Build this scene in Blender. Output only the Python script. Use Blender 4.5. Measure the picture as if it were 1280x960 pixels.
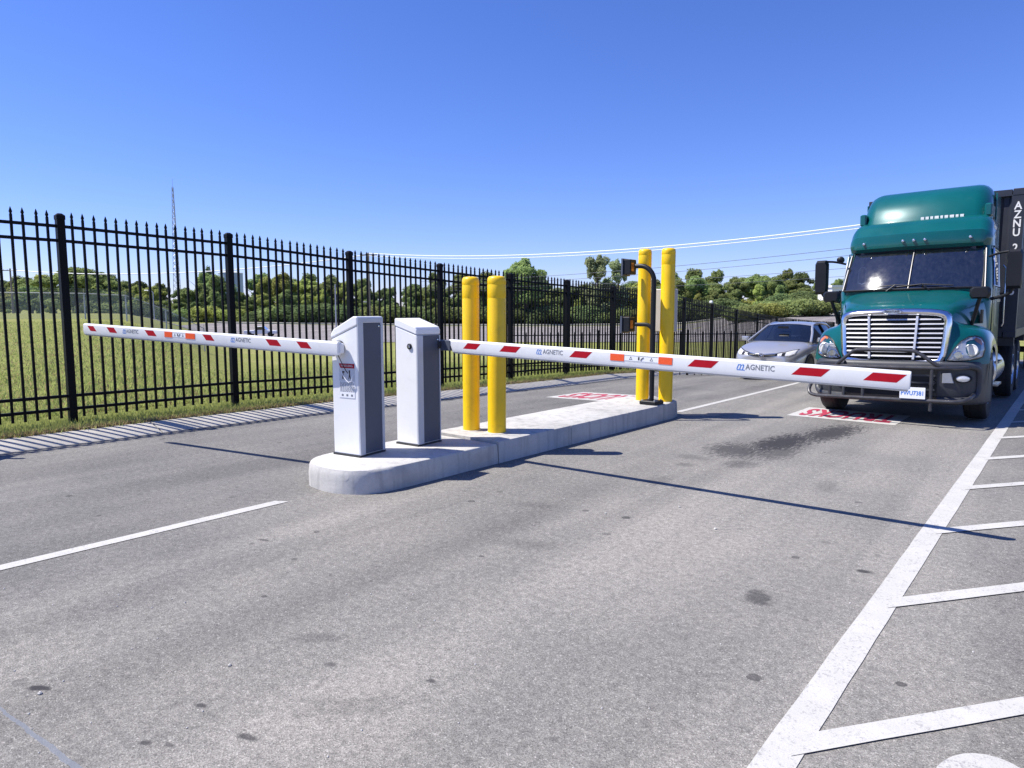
import bpy, bmesh, math, random
import numpy as np
from mathutils import Vector, Matrix
R = math.radians
random.seed(7)
for o in list(bpy.data.objects): bpy.data.objects.remove(o)
scene = bpy.context.scene
C = scene.collection

# ------------------------------------------------------------------ camera, sky, sun, exposure
cam_d = bpy.data.cameras.new('camera'); cam = bpy.data.objects.new('camera', cam_d); C.objects.link(cam)
cam.location = (0, 0, 1.6); cam.rotation_euler = (R(90 - 6.023), 0, R(39.656))
cam_d.sensor_width = 36; cam_d.lens = 23.99; cam_d.clip_start = .05; cam_d.clip_end = 3000
scene.camera = cam
world = bpy.data.worlds.new('World'); scene.world = world; world.use_nodes = True
wn = world.node_tree.nodes; wl = world.node_tree.links; wn.clear()
SUN_VEC = Vector((-.53, -.42, 1)).normalized()
SUN_EL = math.asin(SUN_VEC.z); SUN_AZ = math.atan2(SUN_VEC.x, SUN_VEC.y)
sky = wn.new('ShaderNodeTexSky'); sky.sky_type = 'NISHITA'; sky.sun_disc = False
sky.sun_elevation = SUN_EL; sky.sun_rotation = SUN_AZ % (2*math.pi)
sky.altitude = 200; sky.air_density = 1.0; sky.dust_density = .1; sky.ozone_density = 3.2
hs = wn.new('ShaderNodeHueSaturation'); hs.inputs['Saturation'].default_value = 1.15
bg = wn.new('ShaderNodeBackground'); bg.inputs['Strength'].default_value = .088
wo = wn.new('ShaderNodeOutputWorld')
wl.new(sky.outputs[0], hs.inputs['Color']); tint = wn.new('ShaderNodeMix'); tint.data_type = 'RGBA'; tint.blend_type = 'MULTIPLY'; tint.inputs[0].default_value = 1; tint.inputs[7].default_value = (.86, .865, 1.36, 1)
wl.new(hs.outputs[0], tint.inputs[6]); wl.new(tint.outputs[2], bg.inputs['Color']); wl.new(bg.outputs[0], wo.inputs['Surface'])
sd = bpy.data.lights.new('sun', 'SUN'); sd.energy = 5.0; sd.angle = R(.4); sd.color = (1, .955, .89)
sun = bpy.data.objects.new('sun', sd); C.objects.link(sun); sun.rotation_euler = SUN_VEC.to_track_quat('Z', 'Y').to_euler(); sun.location = (-20, -15, 40)
vs = scene.view_settings; vs.view_transform = 'Standard'; vs.look = 'None'; vs.gamma = 1; vs.use_curve_mapping = False; vs.exposure = .62
scene.render.resolution_x = 1024; scene.render.resolution_y = 768

# ------------------------------------------------------------------ helpers
def tag(o, label=None, cat=None, group=None, kind=None):
    if label: o['label'] = label
    if cat: o['category'] = cat
    if group: o['group'] = group
    if kind: o['kind'] = kind
    return o
def empty(name, loc=(0, 0, 0), rz=0, label=None, cat=None, group=None):
    o = bpy.data.objects.new(name, None); C.objects.link(o); o.empty_display_size = .1
    o.location = loc; o.rotation_euler = (0, 0, rz); return tag(o, label, cat, group)
def link(name, me, parent=None, loc=None):
    o = bpy.data.objects.new(name, me); C.objects.link(o)
    if parent is not None: o.parent = parent
    if loc is not None: o.location = loc
    return o
def copy_tree(o, parent=None):
    c = o.copy(); C.objects.link(c); c.parent = parent
    for ch in [k for k in bpy.data.objects if k.parent == o]: copy_tree(ch, c)
    return c
def sstep(a, b, x):
    t = min(1, max(0, (x-a)/(b-a))); return t*t*(3-2*t)

class MB:
    def __init__(s): s.v = []; s.f = []; s.m = []
    def add(s, vs, fs, mi=0):
        n = len(s.v); s.v += [tuple(p) for p in vs]; s.f += [tuple(n+i for i in f) for f in fs]; s.m += [mi]*len(fs); return s
    def box(s, a, b, mi=0):
        (x0, y0, z0), (x1, y1, z1) = a, b
        v = [(x0,y0,z0),(x1,y0,z0),(x1,y1,z0),(x0,y1,z0),(x0,y0,z1),(x1,y0,z1),(x1,y1,z1),(x0,y1,z1)]
        return s.add(v, [(0,3,2,1),(4,5,6,7),(0,1,5,4),(1,2,6,5),(2,3,7,6),(3,0,4,7)], mi)
    def cbox(s, c, d, bev=0, mi=0):
        x, y, z = c; a, b, h = d[0]/2, d[1]/2, d[2]/2
        if bev <= 0: return s.box((x-a,y-b,z-h),(x+a,y+b,z+h), mi)
        def ring(i, zz):
            return [(x+sx*(a-i)-sx*q*bev*0+0, y+sy*(b-i), zz) for sx, sy, q in ((-1,-1,0),(1,-1,0),(1,1,0),(-1,1,0))]
        def oct(i, zz):
            A, B = a-i, b-i; c_ = bev
            return [(x-A+c_,y-B,zz),(x+A-c_,y-B,zz),(x+A,y-B+c_,zz),(x+A,y+B-c_,zz),(x+A-c_,y+B,zz),(x-A+c_,y+B,zz),(x-A,y+B-c_,zz),(x-A,y-B+c_,zz)]
        return s.rings([oct(bev, z-h), oct(0, z-h+bev), oct(0, z+h-bev), oct(bev, z+h)], mi=mi)
    def rings(s, rs, close=True, cap=True, mi=0):
        n = len(rs[0]); vs = [p for r in rs for p in r]; fs = []
        for j in range(len(rs)-1):
            for i in range(n if close else n-1):
                k = (i+1) % n; fs.append((j*n+i, j*n+k, (j+1)*n+k, (j+1)*n+i))
        if cap: fs.append(tuple(range(n))[::-1]); fs.append(tuple((len(rs)-1)*n+i for i in range(n)))
        return s.add(vs, fs, mi)
    def tube(s, path, r, n=8, cap=True, mi=0):
        P = [Vector(p) for p in path]; rs = []; up = None
        for i, p in enumerate(P):
            t = (P[min(i+1, len(P)-1)]-P[max(i-1, 0)]).normalized()
            if up is None:
                up = t.orthogonal().normalized()
            up = (up-t*up.dot(t)); up = up.normalized() if up.length > 1e-6 else t.orthogonal().normalized()
            b = t.cross(up); rr = r[i] if isinstance(r, (list, tuple)) else r
            rs.append([p+(up*math.cos(2*math.pi*k/n)+b*math.sin(2*math.pi*k/n))*rr for k in range(n)])
        return s.rings(rs, cap=cap, mi=mi)
    def lathe(s, prof, n=24, axis='z', c=(0, 0, 0), cap=True, mi=0):
        rs = []
        for r, h in prof:
            ring = []
            for k in range(n):
                a = 2*math.pi*k/n; u, w = r*math.cos(a), r*math.sin(a)
                p = {'z': (u, w, h), 'x': (h, u, w), 'y': (w, h, u)}[axis]
                ring.append((p[0]+c[0], p[1]+c[1], p[2]+c[2]))
            rs.append(ring)
        return s.rings(rs, cap=cap, mi=mi)
    def prism(s, poly, a, b, axis='y', mi=0):
        def p3(p, h): return {'y': (p[0], h, p[1]), 'x': (h, p[0], p[1]), 'z': (p[0], p[1], h)}[axis]
        return s.rings([[p3(p, a) for p in poly], [p3(p, b) for p in poly]], mi=mi)
    def grid(s, rows, mi=0):
        return s.rings(rows, close=False, cap=False, mi=mi)
    def mesh(s, name, mats, smooth=35, flip=False):
        me = bpy.data.meshes.new(name); me.from_pydata(s.v, [], s.f)
        for m in (mats if isinstance(mats, (list, tuple)) else [mats]): me.materials.append(m)
        if any(s.m): me.polygons.foreach_set('material_index', s.m)
        bm = bmesh.new(); bm.from_mesh(me); bmesh.ops.remove_doubles(bm, verts=bm.verts, dist=1e-5)
        bmesh.ops.recalc_face_normals(bm, faces=bm.faces); bm.to_mesh(me); bm.free()
        if smooth:
            me.polygons.foreach_set('use_smooth', [True]*len(me.polygons)); me.set_sharp_from_angle(angle=R(smooth))
        me.update(); return me
    def build(s, name, mats, parent=None, loc=None, smooth=35, sub=0, bevel=0):
        o = link(name, s.mesh(name, mats, smooth), parent, loc)
        if bevel:
            b = o.modifiers.new('bevel', 'BEVEL'); b.width = bevel; b.segments = 2; b.limit_method = 'ANGLE'; b.angle_limit = R(40)
        if sub:
            m = o.modifiers.new('sub', 'SUBSURF'); m.levels = sub; m.render_levels = sub
        return o

def text_mesh(body, size, mat, extrude=.002, bold=0, align='CENTER', sx=1.0, space=1.0):
    cu = bpy.data.curves.new('lettering', 'FONT'); cu.body = body; cu.size = size; cu.extrude = extrude; cu.offset = bold
    cu.align_x = align; cu.align_y = 'CENTER'; cu.space_character = space; cu.resolution_u = 3
    o = bpy.data.objects.new('lettering', cu); C.objects.link(o)
    bpy.context.view_layer.update()
    me = bpy.data.meshes.new_from_object(o.evaluated_get(bpy.context.evaluated_depsgraph_get()))
    bpy.data.objects.remove(o); bpy.data.curves.remove(cu)
    if sx != 1: me.transform(Matrix.Diagonal((sx, 1, 1, 1)))
    me.materials.clear(); me.materials.append(mat); return me

# ------------------------------------------------------------------ materials
MATS = {}
class NT:
    def __init__(s, name):
        s.mat = bpy.data.materials.new(name); s.mat.use_nodes = True; s.t = s.mat.node_tree; s.t.nodes.clear()
        s.out = s.t.nodes.new('ShaderNodeOutputMaterial')
    def n(s, kind, **kw):
        nd = s.t.nodes.new('ShaderNode'+kind)
        for k, v in kw.items():
            if k.startswith('_'): setattr(nd, k[1:], v)
            else:
                key = int(k[1:]) if k[0] == 'i' and k[1:].isdigit() else k.replace('__', ' ')
                if hasattr(v, 'is_linked') or isinstance(v, bpy.types.NodeSocket): s.t.links.new(v, nd.inputs[key])
                else: nd.inputs[key].default_value = v
        return nd
    def l(s, a, b): s.t.links.new(a, b)
    def noise(s, vec, scale, detail=4, rough=.55, dist=0):
        return s.n('TexNoise', Vector=vec, Scale=scale, Detail=detail, Roughness=rough, Distortion=dist).outputs[0]
    def ramp(s, fac, stops):
        r = s.n('ValToRGB', Fac=fac); e = r.color_ramp.elements
        while len(e) < len(stops): e.new(.5)
        for el, (p, c) in zip(e, stops): el.position = p; el.color = (*c, 1) if len(c) == 3 else c
        return r.outputs[0]
    def rng(s, v, a, b, c, d):
        m = s.n('MapRange', Value=v, _clamp=True); m.inputs[1].default_value = a; m.inputs[2].default_value = b; m.inputs[3].default_value = c; m.inputs[4].default_value = d
        return m.outputs[0]
    def math(s, op, a, b=0.0):
        m = s.n('Math', _operation=op)
        for i, v in enumerate((a, b)):
            if isinstance(v, bpy.types.NodeSocket): s.l(v, m.inputs[i])
            else: m.inputs[i].default_value = v
        return m.outputs[0]
    def mix(s, fac, a, b, blend='MIX'):
        m = s.n('Mix', _data_type='RGBA', _blend_type=blend)
        for i, v in ((0, fac), (6, a), (7, b)):
            if isinstance(v, bpy.types.NodeSocket): s.l(v, m.inputs[i])
            else: m.inputs[i].default_value = v if i == 0 else ((*v, 1) if len(v) == 3 else v)
        return m.outputs[2]
    def bump(s, hgt, strength=.3, dist=.01):
        return s.n('Bump', Height=hgt, Strength=strength, Distance=dist).outputs[0]
    def bsdf(s, col, rough=.5, metal=0, normal=None, coat=0, spec=.5, **kw):
        b = s.n('BsdfPrincipled', Metallic=metal)
        for k, v in (('Base Color', col), ('Roughness', rough)):
            if isinstance(v, bpy.types.NodeSocket): s.l(v, b.inputs[k])
            else: b.inputs[k].default_value = (*v, 1) if k == 'Base Color' else v
        b.inputs['Coat Weight'].default_value = coat; b.inputs['Coat Roughness'].default_value = .06
        b.inputs['Specular IOR Level'].default_value = spec
        if normal is not None: s.l(normal, b.inputs['Normal'])
        return b
    def done(s, sh):
        s.l(sh.outputs[0] if hasattr(sh, 'outputs') else sh, s.out.inputs['Surface']); return s.mat

def mat(name, col, rough=.5, metal=0, var=.12, scale=3., bump=0, bscale=60, coat=0, spec=.5, dirt=0, dirtcol=(.16, .14, .11), rvar=.12):
    t = NT(name); co = t.n('TexCoord').outputs['Object']
    n1 = t.noise(co, scale, 5, .6)
    c = t.ramp(n1, [(.25, tuple(max(0, k*(1-var)) for k in col)), (.75, tuple(k*(1+var) for k in col))])
    if dirt:
        n2 = t.noise(co, scale*2.3, 6, .7, .6); c = t.mix(t.rng(n2, .52, .78, 0, dirt), c, dirtcol)
    r = t.rng(n1, .2, .8, max(0.02, rough-rvar*rough), min(1, rough+rvar*rough))
    nm = t.bump(t.noise(co, bscale, 4), bump, .006) if bump else None
    MATS[name] = t.done(t.bsdf(c, r, metal, nm, coat, spec)); return MATS[name]

white_paint = mat('white powder coat', (.80, .80, .79), .42, var=.03, dirt=.10, scale=2.2)
arm_white = mat('white arm paint', (.82, .82, .81), .32, var=.03, dirt=.12, scale=5)
silver_trim = mat('pale grey aluminium trim', (.52, .54, .58), .45, metal=.35, var=.05)
slate = mat('slate grey door panel', (.070, .082, .110), .5, var=.10, bump=.05, bscale=300)
red = mat('red reflective sheet', (.37, .004, .014), .5, var=.08, scale=20, spec=.2)
orange = mat('orange reflector', (.80, .10, .025), .3, var=.12, scale=60)
black_pl = mat('black plastic', (.009, .010, .012), .45, var=.2, spec=.3)
black_fence = mat('black fence coating', (.003, .0034, .005), .5, var=.25, scale=8, spec=.14)
yellow = mat('yellow bollard sleeve', (.86, .54, .002), .38, var=.09, scale=3.5, dirt=.35, dirtcol=(.34, .20, .03))
yellow_seam = mat('yellow sleeve groove', (.62, .36, .01), .5, var=.05)
blue_ink = mat('blue print', (.02, .16, .55), .5, var=.05)
grey_ink = mat('grey print', (.16, .17, .19), .5, var=.05)
black_ink = mat('black print', (.02, .02, .02), .5, var=.05)
label_grey = mat('warning label grey', (.55, .57, .60), .45, var=.06, scale=40)
rubber = mat('tyre rubber', (.018, .018, .019), .8, var=.25, scale=12, bump=.2, bscale=90, dirt=.3)
chrome = mat('chrome', (.80, .81, .83), .14, metal=1, var=.04, dirt=.12)
alum = mat('polished aluminium', (.66, .67, .69), .28, metal=1, var=.08, dirt=.2)
teal = mat('teal metallic truck paint', (.0003, .090, .090), .34, metal=.05, var=.14, scale=1.6, coat=.7, spec=.25, dirt=.12, dirtcol=(.07, .13, .12))
satin = mat('satin bright grille metal', (.66, .66, .67), .34, metal=.45, var=.06, dirt=.15)
dark_grey = mat('dark grey bumper plastic', (.036, .039, .046), .5, var=.18, scale=4, dirt=.22, bump=.06, bscale=120)
gun = mat('weathered bull bar steel', (.075, .075, .08), .42, metal=.6, var=.3, scale=9, dirt=.3, dirtcol=(.16, .10, .06))
interior = mat('cab interior', (.035, .036, .04), .8, var=.2)
seat_m = mat('seat fabric', (.07, .07, .08), .9, var=.2)
amber = mat('amber lens', (.75, .22, .03), .2, var=.1)
cont_m = mat('dark container paint', (.020, .024, .036), .48, var=.2, scale=1.4, dirt=.25, dirtcol=(.07, .06, .055))
cont_white = mat('white container lettering', (.78, .78, .76), .5, var=.05)
steel_dk = mat('dark chassis steel', (.03, .031, .033), .6, var=.25, dirt=.3)
silver_car = mat('silver car paint', (.54, .535, .53), .3, metal=.55, var=.03, coat=.9)
lamp_clear = mat('headlamp reflector', (.80, .79, .76), .25, metal=.35, var=.16, scale=14)
lamp_glow = mat('headlamp bulb reflector', (.95, .93, .86), .2, metal=.3, var=.04)
plate_m = mat('licence plate', (.80, .81, .83), .4, var=.03)
mark_white = None
galv = mat('galvanised steel', (.42, .43, .45), .5, metal=.5, var=.12, dirt=.2)
beige = mat('beige sign back', (.50, .47, .43), .55, var=.05, dirt=.15)
wood_pole = mat('weathered wood pole', (.20, .17, .14), .9, var=.3, scale=3)
wire_w = mat('bright aluminium cable', (.82, .83, .85), .5, var=.05)
wire_d = mat('dark cable', (.10, .11, .13), .6, var=.1)
bark = mat('bark', (.10, .08, .06), .9, var=.3, scale=4, bump=.5, bscale=20)
tank_m = mat('pale blue tank paint', (.34, .42, .52), .5, var=.08, dirt=.15)
roof_w = mat('white roof sheet', (.75, .75, .75), .5, var=.05)

def glass(name, tint, rough=.04, gl=.10, trans=.8, dust=(.02, .024, .03)):
    t = NT(name); co = t.n('TexCoord').outputs['Object']
    tr = t.n('BsdfTransparent', Color=(*tint, 1)); mpd = t.n('Mapping', Vector=co); mpd.inputs['Scale'].default_value = (14, 14, 1.2)
    dk = t.n('BsdfDiffuse'); t.l(t.ramp(t.noise(mpd.outputs[0], 1.5, 6, .75), [(.38, tuple(k*.25 for k in dust)), (.68, dust)]), dk.inputs['Color'])
    n = t.noise(co, 6, 5, .7); rr = t.rng(n, .3, .8, rough*.7, rough*1.8)
    g = t.n('BsdfGlossy', Color=(1, 1, 1, 1)); t.l(rr, g.inputs['Roughness'])
    m1 = t.n('MixShader', Fac=trans); t.l(dk.outputs[0], m1.inputs[1]); t.l(tr.outputs[0], m1.inputs[2])
    fr = t.n('Fresnel', IOR=1.5); f2 = t.rng(fr.outputs[0], 0, 1, gl, 1)
    m2 = t.n('MixShader'); t.l(f2, m2.inputs[0]); t.l(m1.outputs[0], m2.inputs[1]); t.l(g.outputs[0], m2.inputs[2])
    MATS[name] = t.done(m2); return MATS[name]
wglass = glass('truck windshield glass', (.40, .46, .56), .045, .11, .70, (.065, .07, .08))
cglass = glass('car glass', (.30, .34, .40), .03, .06, .55)
lens = glass('clear lamp lens', (.93, .94, .95), .05, .06, .97)

def concrete(name, base, streak=0.0):
    t = NT(name); co = t.n('TexCoord').outputs['Object']
    big = t.noise(co, 1.3, 6, .65); fine = t.noise(co, 45, 6, .7); sp = t.noise(co, 220, 2, .5)
    c = t.ramp(big, [(.25, tuple(k*.66 for k in base)), (.5, base), (.8, tuple(k*1.12 for k in base))])
    c = t.mix(t.rng(fine, .45, .75, 0, .35), c, tuple(k*.66 for k in base))
    c = t.mix(t.rng(sp, .55, .75, 0, .45), c, tuple(k*.5 for k in base))
    if streak:
        mp = t.n('Mapping', Vector=co); mp.inputs['Scale'].default_value = (7, 7, .5)
        st = t.noise(mp.outputs[0], 1.2, 5, .7); c = t.mix(t.rng(st, .5, .75, 0, streak), c, tuple(k*.45 for k in base))
    h = t.math('ADD', t.math('MULTIPLY', fine, .6), t.math('MULTIPLY', sp, .4))
    MATS[name] = t.done(t.bsdf(c, .88, 0, t.bump(h, .5, .01), 0, .25)); return MATS[name]
conc = concrete('cast concrete', (.49, .475, .44), .85)
conc_rough = concrete('rough chipped concrete', (.52, .505, .47), .6)
slab_m = concrete('pavement concrete', (.44, .415, .365), 0)

# stains on the asphalt: x, y, rx, ry, angle, strength
STAINS = [(-3.32,.84,.055,.022,.6,.75),(-2.07,1.95,.03,.016,.3,.6),(-2.53,1.75,.03,.02,.4,.4),(-4.33,2.48,.06,.016,.3,.55),
 (-2.66,1.22,.028,.014,.4,.65),(-2.32,1.23,.05,.018,.3,.6),(-2.8,1.86,.14,.05,.7,.28),(-2.58,.97,.03,.015,.5,.6),(-2.50,1.02,.03,.012,.2,.5),
 (-.93,4.54,.045,.03,.2,.7),(-1.29,3.73,.07,.12,.4,.55),(-2.2,1.6,.22,.08,.9,.2),(-2.72,8.5,.28,.85,-.1,.85),(-2.45,9.6,.26,.9,-.1,.75),(-2.98,7.7,.34,.45,.2,.6),(-2.55,7.9,.2,.5,0,.5),
 (-2.66,7.0,.16,.2,0,.35),(-3.2,7.0,.2,.12,0,.25),(-3.0,5.8,.12,.2,0,.25),(-3.1,6.6,.1,.1,.1,.3),(-2.84,3.6,.25,.10,.5,.22),(-3.4,4.4,.2,.08,.4,.2),(-1.7,6.6,.1,.25,.2,.2),(-6.9,5.6,.12,.3,0,.15)]
def asphalt(name, base, stains=()):
    t = NT(name); co = t.n('TexCoord').outputs['Object']
    agg = t.n('TexVoronoi', Vector=co, Scale=190., Randomness=1.); fine = t.noise(co, 260, 3, .7); mid = t.noise(co, 22, 5, .7)
    big = t.noise(co, .55, 5, .6); mp = t.n('Mapping', Vector=co); mp.inputs['Scale'].default_value = (1.0, .07, 1)
    lane = t.noise(mp.outputs[0], 1.05, 4, .55, .3)
    cell = t.n('SeparateColor', Color=agg.outputs['Color']).outputs[0]
    c = t.ramp(cell, [(0, tuple(k*.62 for k in base)), (.3, tuple(k*.90 for k in base)), (.75, tuple(k*1.10 for k in base)), (1, tuple(k*1.45 for k in base))])
    c = t.mix(1, c, t.ramp(lane, [(.3, (.70, .70, .71)), (.5, (.96, .96, .96)), (.7, (1.28, 1.27, 1.25))]), 'MULTIPLY')
    c = t.mix(1, c, t.ramp(big, [(.3, (.82, .825, .84)), (.5, (1, 1, 1)), (.72, (1.15, 1.14, 1.12))]), 'MULTIPLY')
    c = t.mix(1, c, t.ramp(mid, [(.3, (.72, .72, .73)), (.7, (1.22, 1.22, 1.21))]), 'MULTIPLY')
    c = t.mix(1, c, t.ramp(fine, [(.3, (.45, .45, .46)), (.5, (1, 1, 1)), (.7, (1.45, 1.45, 1.45))]), 'MULTIPLY')
    c = t.mix(t.rng(cell, .985, .995, 0, .6), c, tuple(k*2.2 for k in base))
    if stains:
        edge = t.noise(co, 26, 6, .8); mp2 = t.n('Mapping', Vector=co); mp2.inputs['Scale'].default_value = (13, 2.4, 1)
        streak = t.noise(mp2.outputs[0], 2.6, 5, .8); tot = None
        for x, y, rx, ry, a, s in stains:
            m = t.n('Mapping', Vector=co, _vector_type='TEXTURE'); m.inputs['Location'].default_value = (x, y, 0)
            m.inputs['Rotation'].default_value = (0, 0, a); m.inputs['Scale'].default_value = (rx, ry, 50)
            d = t.n('VectorMath', Vector=m.outputs[0], _operation='LENGTH').outputs['Value']
            src = streak if max(rx, ry) > .19 else edge; k = 4.0 if max(rx, ry) > .19 else 2.2
            d = t.math('ADD', d, t.math('MULTIPLY', t.math('SUBTRACT', src, .5), k))
            v = t.rng(d, .6, 1.2, min(1, s*1.25), 0); tot = v if tot is None else t.math('MAXIMUM', tot, v)
        c = t.mix(tot, c, (.035, .034, .036))
        dv = t.n('TexVoronoi', _voronoi_dimensions='2D', Vector=co, Scale=2.4, Randomness=1.); dcell = t.n('SeparateColor', Color=dv.outputs['Color'])
        drad = t.math('ADD', t.math('MULTIPLY', t.math('MULTIPLY', dcell.outputs[1], dcell.outputs[1]), .09), t.math('MULTIPLY', t.math('SUBTRACT', edge, .5), .12))
        dmask = t.math('MULTIPLY', t.math('LESS_THAN', dv.outputs['Distance'], drad), t.math('GREATER_THAN', dcell.outputs[0], .52))
        c = t.mix(t.math('MULTIPLY', dmask, t.rng(dcell.outputs[2], 0, 1, .15, .75)), c, (.04, .039, .04))
        sxx = t.n('SeparateXYZ', Vector=co); c = t.mix(1, c, t.ramp(t.rng(t.math('ADD', sxx.outputs[0], t.math('MULTIPLY', big, .8)), -5.6, -3.2, 0, 1), [(0, (.84, .845, .86)), (1, (1.06, 1.05, 1.04))]), 'MULTIPLY')
        # sealed crack running out of the near left lane
        m = t.n('Mapping', Vector=co, _vector_type='TEXTURE'); m.inputs['Location'].default_value = (-2.95, .72, 0); m.inputs['Rotation'].default_value = (0, 0, .105)
        sx = t.n('SeparateXYZ', Vector=m.outputs[0]); wob = t.math('MULTIPLY', t.math('SUBTRACT', t.noise(co, 4, 5, .7), .5), .05)
        dd = t.math('ABSOLUTE', t.math('ADD', sx.outputs[1], wob)); wd = t.rng(sx.outputs[0], -.6, .6, .003, .015)
        cr = t.math('LESS_THAN', dd, wd); cr = t.math('MULTIPLY', cr, t.rng(sx.outputs[0], .55, .75, 1, 0)); cr = t.math('MULTIPLY', cr, t.rng(sx.outputs[0], -2.2, -1.6, 0, 1))
        c = t.mix(t.math('MULTIPLY', cr, .8), c, (.17, .185, .21))
    h = t.math('ADD', t.math('MULTIPLY', agg.outputs['Distance'], .6), t.math('MULTIPLY', fine, .5))
    MATS[name] = t.done(t.bsdf(c, .9, 0, t.bump(h, .4, .004), 0, .2)); return MATS[name]
asph = asphalt('worn asphalt', (.198, .190, .174), STAINS)
asph_far = asphalt('distant car park asphalt', (.235, .215, .205))

def line_paint(name, base, wear):
    t = NT(name); co = t.n('TexCoord').outputs['Object']
    n1 = t.noise(co, 3, 6, .7); n2 = t.noise(co, 70, 5, .75); n3 = t.noise(co, 200, 2, .5); ed = t.noise(co, 9, 5, .75, .5)
    c = t.ramp(n1, [(.3, tuple(k*.86 for k in base)), (.7, base)])
    v = t.math('ADD', t.math('MULTIPLY', n2, .65), t.math('MULTIPLY', ed, .35))
    c = t.mix(t.rng(v, wear, wear+.08, 0, .75), c, (.22, .215, .215))
    c = t.mix(t.rng(n3, .5, .7, 0, .35), c, (.25, .245, .24))
    MATS[name] = t.done(t.bsdf(c, .7, 0, t.bump(n2, .4, .004), 0, .3)); return MATS[name]
mark_white = line_paint('white road paint', (.52, .505, .465), .53)
mark_red = line_paint('red road paint', (.42, .025, .065), .57)

def grass_mat(name, a, b, dry, ds):
    t = NT(name); co = t.n('TexCoord').outputs['Object']
    n1 = t.noise(co, .12, 5, .6); n2 = t.noise(co, 1.7, 6, .75); n3 = t.noise(co, 14, 6, .8)
    c = t.ramp(n2, [(.3, a), (.7, b)]); c = t.mix(t.rng(n1, .5, .72, 0, ds), c, dry)
    c = t.mix(1, c, t.ramp(n3, [(.3, (.55, .6, .5)), (.7, (1.4, 1.35, 1.3))]), 'MULTIPLY')
    MATS[name] = t.done(t.bsdf(c, .95, 0, t.bump(n3, .9, .06), 0, .1)); return MATS[name]
grass_g = grass_mat('mown grass ground', (.20, .215, .065), (.275, .285, .095), (.33, .30, .14), .7)

def leaf_mat(name, a, b):
    t = NT(name); co = t.n('TexCoord').outputs['Object']; rnd = t.n('ObjectInfo').outputs['Random']
    n = t.noise(co, .55, 4, .7); n2 = t.noise(co, 3.5, 3, .7)
    c = t.ramp(n, [(.3, a), (.7, b)])
    c = t.mix(t.rng(n2, .35, .7, 0, .5), c, tuple(k*1.35 for k in b))
    h = t.n('HueSaturation', Color=c); t.l(t.rng(rnd, 0, 1, .475, .515), h.inputs['Hue']); t.l(t.rng(rnd, 0, 1, 1.35, 2.35), h.inputs['Value'])
    d = t.n('BsdfDiffuse'); t.l(h.outputs[0], d.inputs['Color']); tr = t.n('BsdfTranslucent'); t.l(h.outputs[0], tr.inputs['Color'])
    m = t.n('MixShader', Fac=.45); t.l(d.outputs[0], m.inputs[1]); t.l(tr.outputs[0], m.inputs[2])
    MATS[name] = t.done(m); return MATS[name]
leafA = leaf_mat('mid green leaves', (.095, .125, .044), (.165, .200, .078))
leafB = leaf_mat('yellow green leaves', (.140, .165, .046), (.225, .245, .080))
leafC = leaf_mat('dark green leaves', (.055, .080, .034), (.105, .135, .058))
leafD = leaf_mat('grey green leaves', (.115, .145, .070), (.205, .235, .125))
blade_m = leaf_mat('grass blades', (.125, .140, .038), (.205, .210, .072))

# ------------------------------------------------------------------ terrain
FT_Y = [-30, 3.43, 5.88, 8.5, 11.1, 13.6, 16.1, 18.6, 23.5, 26, 28.4, 30.7, 33, 35.4, 40, 48, 70]
FT_T = [2.96, 2.96, 2.91, 2.77, 2.66, 2.55, 2.48, 2.37, 2.09, 1.88, 1.67, 1.49, 1.37, 1.24, 1.07, .93, .7]
FT_H = [2.96, 2.96, 2.92, 2.83, 2.76, 2.70, 2.66, 2.65, 2.65, 2.65, 2.65, 2.65, 2.65, 2.65, 2.65, 2.65, 2.65]
def ztop(Y): return float(np.interp(Y, FT_Y, FT_T))
def zf(Y): return ztop(Y)-float(np.interp(Y, FT_Y, FT_H))
PSI = R(39.656)
def fo_lat(X, Y): return -X*math.sin(PSI)+Y*math.cos(PSI), X*math.cos(PSI)+Y*math.sin(PSI)
def from_fl(fo, a): return a*math.cos(PSI)-fo*math.sin(PSI), a*math.sin(PSI)+fo*math.cos(PSI)
def ground_z(X, Y):
    near = zf(Y)
    near *= 1-sstep(-9.6, -3.4, X)*(1-sstep(26, 46, Y))
    if -12.4 < X < -9.5: near += .10*sstep(-12.4, -9.8, X)
    w = sstep(0, 45, max(-11-X, Y-48))
    if w <= 0: return near
    r = math.hypot(X, Y); ph = math.degrees(math.atan2(-X, Y))
    far = -2.8+1.5*sstep(150, 185, r)+5*sstep(190, 420, r)
    far += 3.4*sstep(27, 17, ph)*sstep(95, 150, r) if ph < 27 else 0
    m = sstep(60.5, 70, ph)
    if m > 0: far += (1.05+.35*sstep(60, 90, r)-far)*m*(1-.75*sstep(115, 170, r))
    return near*(1-w)+far*w
def axis_pts(segs):
    out = []
    for a, b, s in segs: out += list(np.arange(a, b, s))
    return out
gx = axis_pts([(-620,-240,38),(-240,-120,8),(-120,-40,4),(-40,-13,1.5)])+[-13,-12.4,-11.9,-11.5,-11.2,-11,-10.7,-10.4,-10.1,-9.85,-9.76,-9.5,-8.5,-6.5,-4.9,-3.4]+axis_pts([(-2,30,6),(30,420,65)])
gy = axis_pts([(-260,-20,40),(-20,0,4),(0,48,1.5),(48,140,5),(140,240,8),(240,640,40)])
mb = MB(); rows = []
for y in gy:
    rows.append([(x, y, ground_z(x, y)-(.12 if x > -9.7 and y < 72 else 0)) for x in gx])
mb.grid(rows); tag(mb.build('ground', grass_g, smooth=80), kind='structure')

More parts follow.
